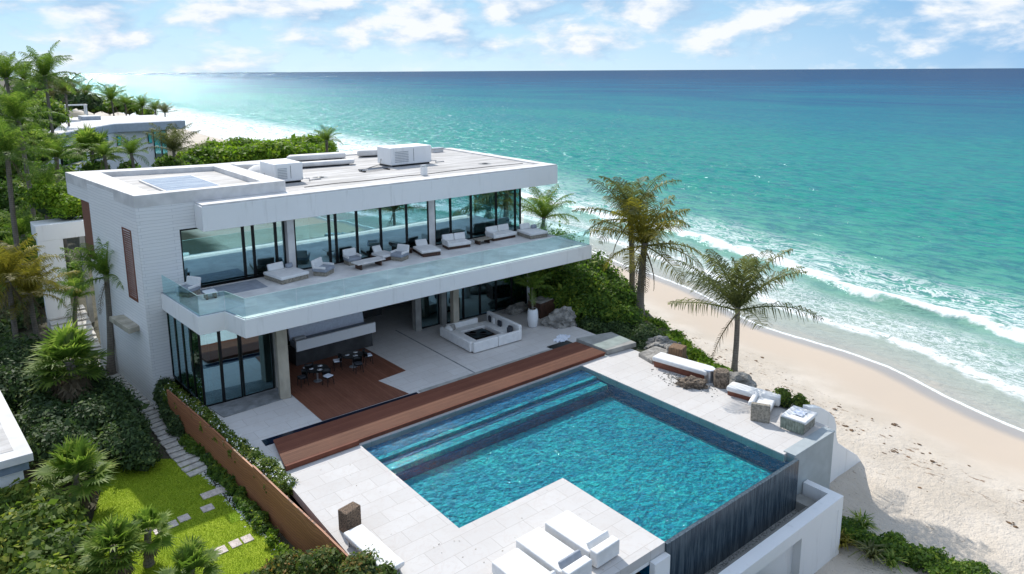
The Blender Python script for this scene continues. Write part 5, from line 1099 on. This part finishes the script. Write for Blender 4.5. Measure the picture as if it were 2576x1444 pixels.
for i, (lb, bl, mt) in enumerate([
    ('tall dark tree mass at the left edge below the highest palms', [pxblob(40, 330, 78, 70), pxblob(20, 430, 72, 75), pxblob(110, 300, 86, 60, .8), pxblob(95, 380, 76, 55), pxblob(60, 260, 92, 50, .7)], 'leaf'),
    ('dark leafy tree at the left edge level with the roof corner', [pxblob(40, 520, 64, 75), pxblob(110, 470, 66, 60), pxblob(20, 600, 60, 70), pxblob(110, 560, 62, 60), pxblob(165, 500, 64, 35, 1.3)], 'leaf'),
    ('shadowed green tree at the left edge level with the white arch', [pxblob(30, 690, 56, 75), pxblob(75, 640, 56, 50), pxblob(50, 770, 54, 70), pxblob(130, 760, 54, 50), pxblob(150, 690, 54, 30)], 'leaf'),
    ('low green trees between the palms behind the wing roof', [pxblob(170, 465, 70, 50), pxblob(240, 440, 80, 35), pxblob(330, 440, 82, 32), pxblob(430, 435, 84, 38), pxblob(480, 420, 90, 28)], 'leaf'),
    ('distant trees on the headland left of the far palms', [pxblob(150, 240, 125, 45, .7), pxblob(210, 262, 150, 40, .6), pxblob(120, 215, 130, 35, .8), pxblob(90, 250, 110, 50, .8)], 'leaf_dark'),
    ('rounded trees behind the roof of the neighbouring villa', [pxblob(275, 272, 185, 35, .6), pxblob(325, 275, 185, 30, .6), pxblob(235, 272, 180, 30, .6), pxblob(365, 285, 188, 18, .6), pxblob(170, 265, 175, 30, .8)], 'leaf')]):
    shrub('garden_tree', lb, 'tree', bl, mt, [40, 45, 50, 26, 9, 7][i], [.34, .30, .26, .42, .75, .9][i], 40+i, sub=10)
t = shrub('undergrowth', 'dark undergrowth carpet filling the garden between the villas', 'undergrowth', [(random.uniform(-16, 2.6) if i < 60 else random.uniform(-10, 34), (random.uniform(42, 68) if i < 60 else random.uniform(66, 118)), -1.2, 2.6, 3.0, random.uniform(1.0, 2.4)) for i in range(120)], 'leaf_dark', 9, .45, 60, kind='stuff', sub=4)
# far dune vegetation
hz = []
for i in range(26):
    f = i/25; p = at(500+f*300, 388-f*25+8*math.sin(i*1.9), 1.6); hz.append((p.x, p.y, .4, 3.4, 3.8, 2.4+.6*math.sin(i*2.3)))
shrub('sea_grape_hedge', 'long bright green hedge on the dune behind the flat roof', 'hedge', hz, 'leaf_lime', 16, .55, 61, sub=8)
hz2 = [(p.x, p.y, -.5, 4, 4, 2.0) for p in [at(500+i*33, 405-i*3, 0) for i in range(10)]]
shrub('sea_grape_hedge', 'darker lower hedge in front of the bright green dune hedge', 'hedge', hz2, 'leaf', 9, .55, 62)
for i, (lb, bl, mt, de, si) in enumerate([
    ('tall dark green shrub bank beneath the seaward end of the balcony', [(33.2, 37.2, .8, 2.3, 2.6, 3.0), (35.4, 38.6, 1.2, 2.6, 2.4, 3.4), (34.0, 34.6, .2, 2.2, 2.0, 2.6), (36.6, 36.0, .2, 2.2, 2.4, 2.8), (32.0, 34.8, -.1, 1.6, 1.5, 2.0), (31.9, 39.5, .6, 1.2, 2.0, 2.4)], 'leaf', 60, .19),
    ('glossy mid height shrubs in front of the double trunked palm', [(33.0, 32.0, -.1, 1.8, 1.7, 1.6), (34.9, 32.4, .0, 1.8, 1.8, 1.8), (36.4, 33.6, -.2, 1.8, 1.8, 1.8), (34.2, 30.4, -.4, 1.5, 1.5, 1.2), (38.2, 35.2, -.6, 1.3, 1.7, 1.5)], 'leaf', 75, .17),
    ('low dark creeping shrubs beside the grey concrete block', [(32.2, 29.6, -.5, 1.3, 1.3, .9), (33.0, 28.0, -.6, 1.4, 1.2, .8), (31.6, 28.1, -.55, .8, .8, .6), (32.6, 26.9, -.65, 1.0, .7, .5), (34.0, 29.0, -.7, 1.1, 1.2, .8), (31.6, 31.0, -.4, .8, .9, .8)], 'leaf_dark', 95, .14)]):
    shrub('bank_shrub', lb, 'shrub', bl, mt, de, si, 70+i)
shrub('dune_hedge', 'yellow green winding hedge along the top of the beach', 'hedge', line_blobs([(40.3, 38.5, -.9), (38.3, 34.5, -.9), (36.4, 30.8, -.9), (34.9, 27.6, -.9), (33.4, 24.9, -.8), (32.6, 23.0, -.7), (31.9, 21.6, -.6)], 26, .85, .15, .85), 'leaf_lime', 120, .13, 75, sub=7)
shrub('dune_hedge', 'dark tufted groundcover between the beach palm and the sand', 'groundcover', line_blobs([(32.6, 21.6, -.9), (31.9, 20.0, -.7), (31.3, 18.6, -1.0), (31.0, 17.4, -1.0)], 10, .4, .12, .7), 'leaf', 130, .12, 76, sub=5)
shrub('small_bush', 'small olive and golden bush beside the curved lounge seat', 'shrub', [(30.6, 16.95, .25, .5, .55, .6), (30.7, 16.2, .3, .42, .45, .5), (30.2, 16.1, -.1, .4, .4, .4)], 'leaf_flower', 300, .09, 77, sub=7)
shrub('front_shrub', 'feathery green bush at the bottom edge below the white basin wall', 'shrub', [(21.6, 11.6, -3.2, .7, .6, .9), (22.3, 11.8, -3.0, .5, .5, .6), (21.0, 11.3, -3.6, .6, .6, .7)], 'leaf_lime', 220, .12, 78, sub=7)
shrub('ground_creeper', 'strip of low green creeper on the sand at the bottom right', 'groundcover', line_blobs([(29.0, 13.6, -3.9), (29.3, 12.4, -3.9), (29.6, 10.8, -3.9), (29.8, 9.2, -3.9), (30.1, 7.6, -3.9)], 22, .62, .2, .6), 'leaf', 170, .12, 79, sub=6)
def tuft(label, loc, n, L, mat, seed, cat='plant'):
    rg = np.random.default_rng(seed); V, A = [], []
    for i in range(n):
        az = rg.uniform(0, 2*PI); e = R(rg.uniform(35, 85)); l = L*rg.uniform(.6, 1.15); d = np.array([math.cos(az)*math.cos(e), math.sin(az)*math.cos(e), math.sin(e)]); s_ = np.array([-math.sin(az), math.cos(az), 0])*.035
        b = np.array([rg.normal()*.08, rg.normal()*.08, 0]); m = b+d*l*.55; d2 = d+np.array([0, 0, -.9]); d2 /= np.linalg.norm(d2); q = m+d2*l*.45; a = float(np.clip(rg.normal(.5, .25), 0, 1))
        V += [b-s_*.6, b+s_*.6, m+s_, m-s_, m-s_, m+s_, q+s_*.1, q-s_*.1]; A += [a, min(1, a+.1)]
    t = thing('leafy_tuft', label, cat, loc); quadcloud('leaves', np.array(V), A, mat, t)
    MB().lathe([(.06, 0), (.04, .12)], 6).build('stem', 'bark', t); return t
for i, (px, py, L, lb) in enumerate([(2165, 1330, 1.1, 'tallest spiky tuft in the green strip on the sand'), (2120, 1370, .9, 'spiky tuft left of the tallest one at the bottom right'), (2190, 1400, 1.0, 'arching olive tuft below the tallest one at the bottom right'), (2240, 1420, .8, 'low arching tuft at the right end of the sand strip'), (2095, 1310, .8, 'brownish tuft against the white basin wall corner')]):
    p = at(px, py, -4.0); tuft(lb, (p.x, p.y, -4.05), 60, L, ['frond_green', 'frond_gold', 'frond', 'frond_green', 'frond_gold'][i], 90+i)
t = thing('seaweed', 'scattered brown seaweed clumps in a drift line on the sand', 'seaweed', (0, 0, 0)); t['kind'] = 'stuff'; mb = MB()
for i in range(95):
    y = random.uniform(-2, 34)+random.gauss(0, 1); x = float(wl(y))-random.choice([10.5, 13.5])+random.gauss(0, .55)+1.2*math.sin(y*.5); c_ = float(np.interp(y, _cy, _cx))
    if x < c_+4: continue
    z = float(ground(np.array([x]), np.array([y]))[0])
    for k in range(random.choice([1, 1, 2, 5])):
        a = random.uniform(0, PI); l = random.uniform(.03, .16); mb.add([(x+random.gauss(0, .12), y+random.gauss(0, .2), z+.03)], []); ox, oy, _ = mb.v[-1]; mb.v.pop()
        mb.blob((ox, oy, z+.015), (l*random.uniform(.3, 1), l, .022), i*7+k, 1, .5)
mb.build('clumps', simple('weed', (.13, .075, .035), .9, .4, 6), t)

# ================================================================ PALMS
def gpx(px, py, z): return at(px, py, z)
# two near the sea
bp = at(1845, 950, -.55); palm('lone coconut palm leaning over the benches at the top of the beach', tuple(bp), tuple(atD(1856, 772, bp.dot(Fh))), 'coco1', .98, 2.0, .17, None, .06)
b = at(1610, 800, -.6); palm('tallest dense palm with pale trunk among the dune shrubs', tuple(b), tuple(atD(1622, 610, b.dot(Fh))), 'gold', 1.12, .4, .27, None, .1)
b2 = Vector((b.x+.9, b.y+1.6, -.6)); palm('dark crowned palm directly behind the tallest dense palm', tuple(b2), tuple(atD(1585, 545, b2.dot(Fh))), 'coco2', 1.05, 1.4, .22, None, .2)
p = atD(1368, 545, 62); palm('bushy palm rising just beyond the end of the balcony', (p.x, p.y, -1.0), tuple(p), 'coco3', .95, .8, .2, None, .1)
# left garden
for i, (lb, px, py, D, bx_, by_, kd, sc, rz, rad) in enumerate([
    ('slender palm nearest the louvred shutter of the white wall', 268, 690, 0, 280, 945, 'coco3', .80, .2, .20),
    ('thin trunked palm left of the palm by the louvred shutter', 192, 745, 0, 196, 860, 'coco3', .66, 1.3, .16),
    ('shaggy low fan palm with hanging dead leaf above the dark thicket', 172, 905, 0, 192, 1055, 'fan2', 1.15, 2.1, .26),
    ('golden palm with curved trunk at the left edge', 20, 700, 0, 52, 935, 'gold', .85, 2.6, .17),
    ('second golden palm with leaning trunk beside the curved one at the left edge', 75, 735, 0, 112, 905, 'gold', .75, 5.2, .17)]):
    b = at(bx_, by_, -1.5); palm(lb, tuple(b), tuple(atD(px, py, b.dot(Fh))), kd, sc, rz, rad, None, .15)
for i, (lb, px, py, D, kd, sc, rz, zb) in enumerate([
    ('highest coconut palm on the skyline above the neighbouring villa', 112, 190, 78, 'coco4', 1.05, .3, -1.5),
    ('tall palm at the very left edge of the skyline', 15, 195, 74, 'coco3', 1.0, 1.9, -1.5),
    ('small skyline palm between the two tallest ones', 62, 200, 92, 'coco4', .85, 3.0, -1.5),
    ('tall dark palm in front of the neighbouring villa roof', 45, 300, 55, 'coco4', .95, 4.0, -1.5),
    ('drooping palm at the left edge below the dark tall palm', 18, 385, 50, 'coco4', .8, 5.0, -1.5),
    ('fresh green palm left of the wing roof corner', 142, 395, 58, 'coco3', .75, .9, -1.5),
    ('palm with drooping fronds right behind the wing roof corner', 115, 480, 52, 'coco4', .7, 3.3, -1.5),
    ('left palm of the row before the neighbouring villa', 232, 378, 82, 'fan1', 1.9, 1.1, -1.5),
    ('second palm of the row before the neighbouring villa', 262, 390, 78, 'coco3', .6, .1, -1.5),
    ('windswept palm below the neighbouring villa window', 330, 385, 78, 'coco3', .72, 2.2, -1.5),
    ('dark spreading palm right of the neighbouring villa', 437, 378, 84, 'coco1', .95, 5.5, -1.5),
    ('lone palm rising behind the white roof covers', 822, 352, 84, 'coco3', .58, .6, -1.5),
    ('dark palm crown in the shade left of the white arch', 55, 590, 52, 'coco3', .7, 2.0, -1.5),
    ('palm clump below the white arch pier', 50, 665, 52, 'fan3', 1.3, 4.0, -1.5),
    ('left small palm on the headland behind the neighbouring villa', 215, 240, 150, 'coco4', 1.0, .6, -1.5),
    ('broad palm on the headland behind the neighbouring villa', 280, 250, 168, 'coco3', 1.35, 2.0, -1.5),
    ('small palm right of the broad one on the headland', 315, 262, 175, 'coco3', .9, 3.6, -1.5),
    ('dark palm above the seaward end of the neighbouring roof', 358, 268, 180, 'coco4', 1.0, 1.0, -1.5),
    ('second palm above the seaward end of the neighbouring roof', 390, 275, 180, 'coco3', .85, 4.4, -1.5),
    ('last thin palm at the seaward tip of the neighbouring roof', 415, 283, 178, 'coco1', .7, 5.4, -1.5),
    ('dark palm on the skyline right of the highest palm', 165, 235, 110, 'coco1', .9, 2.7, -1.5)]):
    p = atD(px, py, D); palm(lb, (p.x, p.y, zb), tuple(p), kd, sc, rz, .2, None, .2)
for lb, px, py, z, bx_, by_, kd, sc, rz in [
    ('big fan palm on the lawn in front of the white pavilion', 190, 1185, .2, 200, 1285, 'fan1', .9, .5),
    ('fan palm in the middle of the lower lawn', 372, 1335, .1, 375, 1420, 'fan3', .5, 1.4),
    ('pale streaked fan palm at the bottom edge left of the middle one', 285, 1375, .3, 300, 1480, 'fan2', .66, 3.1),
    ('fan palm cut by the bottom edge below the lower pavers', 480, 1430, .2, 480, 1530, 'fan1', .6, 4.4)]:
    b = at(bx_, by_, -1.5); palm(lb, tuple(b), tuple(atD(px, py, b.dot(Fh))), kd, sc, rz, .15, None, .05)

# leaf litter blown across the terrace
rg = np.random.default_rng(5); V, A = [], []
for i in range(70):
    x, y = random.choice([(random.uniform(9.6, 12.8), random.uniform(14.5, 26)), (random.uniform(26.6, 30), random.uniform(15, 26)), (random.uniform(13, 17.6), random.uniform(14.2, 18.9))]); a = random.uniform(0, 6.28); l = random.uniform(.015, .04); d = np.array([math.cos(a), math.sin(a), 0])*l; e = np.array([-math.sin(a), math.cos(a), 0])*l*.4; c_ = np.array([x, y, .008])
    V += [c_-d, c_+e+[0, 0, .01], c_+d+[0, 0, .015], c_-e]; A.append(random.random())
o = quadcloud('fallen_leaves', np.array(V), A, 'frond_dry'); tag(o, 'tiny dry leaves scattered over the marble terrace', 'leaves', kind='stuff')

t = thing('garden_steps', 'broad pale garden steps with light nosings beyond the stepping slabs', 'steps', (5.9, 53, -1.5))
for i in range(9): box(-1.35+.05*i, -2.8+.95*i, -.2, 1.05+.03*i, -2.8+.95*i+.93, .04+.11*i).build('tread', 'path', t, bevel=.02); box(-1.35+.05*i, -2.85+.95*i, -.0+.11*i, 1.05+.03*i, -2.805+.95*i, .055+.11*i).build('nosing', 'coping', t)

t = thing('lightning_cable', 'thin cable run looping along the roof surface near its front edge', 'cable', (20, 40.5, 9.22))
MB().tube([(-3, .2, .02), (-1, .35, .02), (1.5, .1, .02), (4, .3, .02), (5.1, .1, .02), (9, .4, .02), (14, .2, .02)], .02, 6).build('cable', 'dark_metal', t)
for i, (x, y) in enumerate([(19.5, 44.0), (31.8, 42.5)]):
    t = thing('roof_drain', ['round roof drain near the rounded rooftop housing', 'round roof drain toward the seaward corner of the roof'][i], 'drain', (x, y, 9.216)); MB().lathe([(.22, 0), (.24, .03), (.12, .06), (.02, .07)], 16).build('grate', 'dark_metal', t); MB().lathe([(.5, .0), (.45, .006)], 24).build('stain_ring', 'concrete_dark', t)
for i in range(5):
    x = 18.5+i*3.4; t = thing('balcony_light', f'{words[i]} small round deck light on the balcony floor, counted from the white armchair end', 'deck light', (x, 33.4, 4.602), 0, 'balcony deck lights'); MB().lathe([(.06, 0), (.06, .012), (.04, .015)], 14).build('trim', 'steel', t)
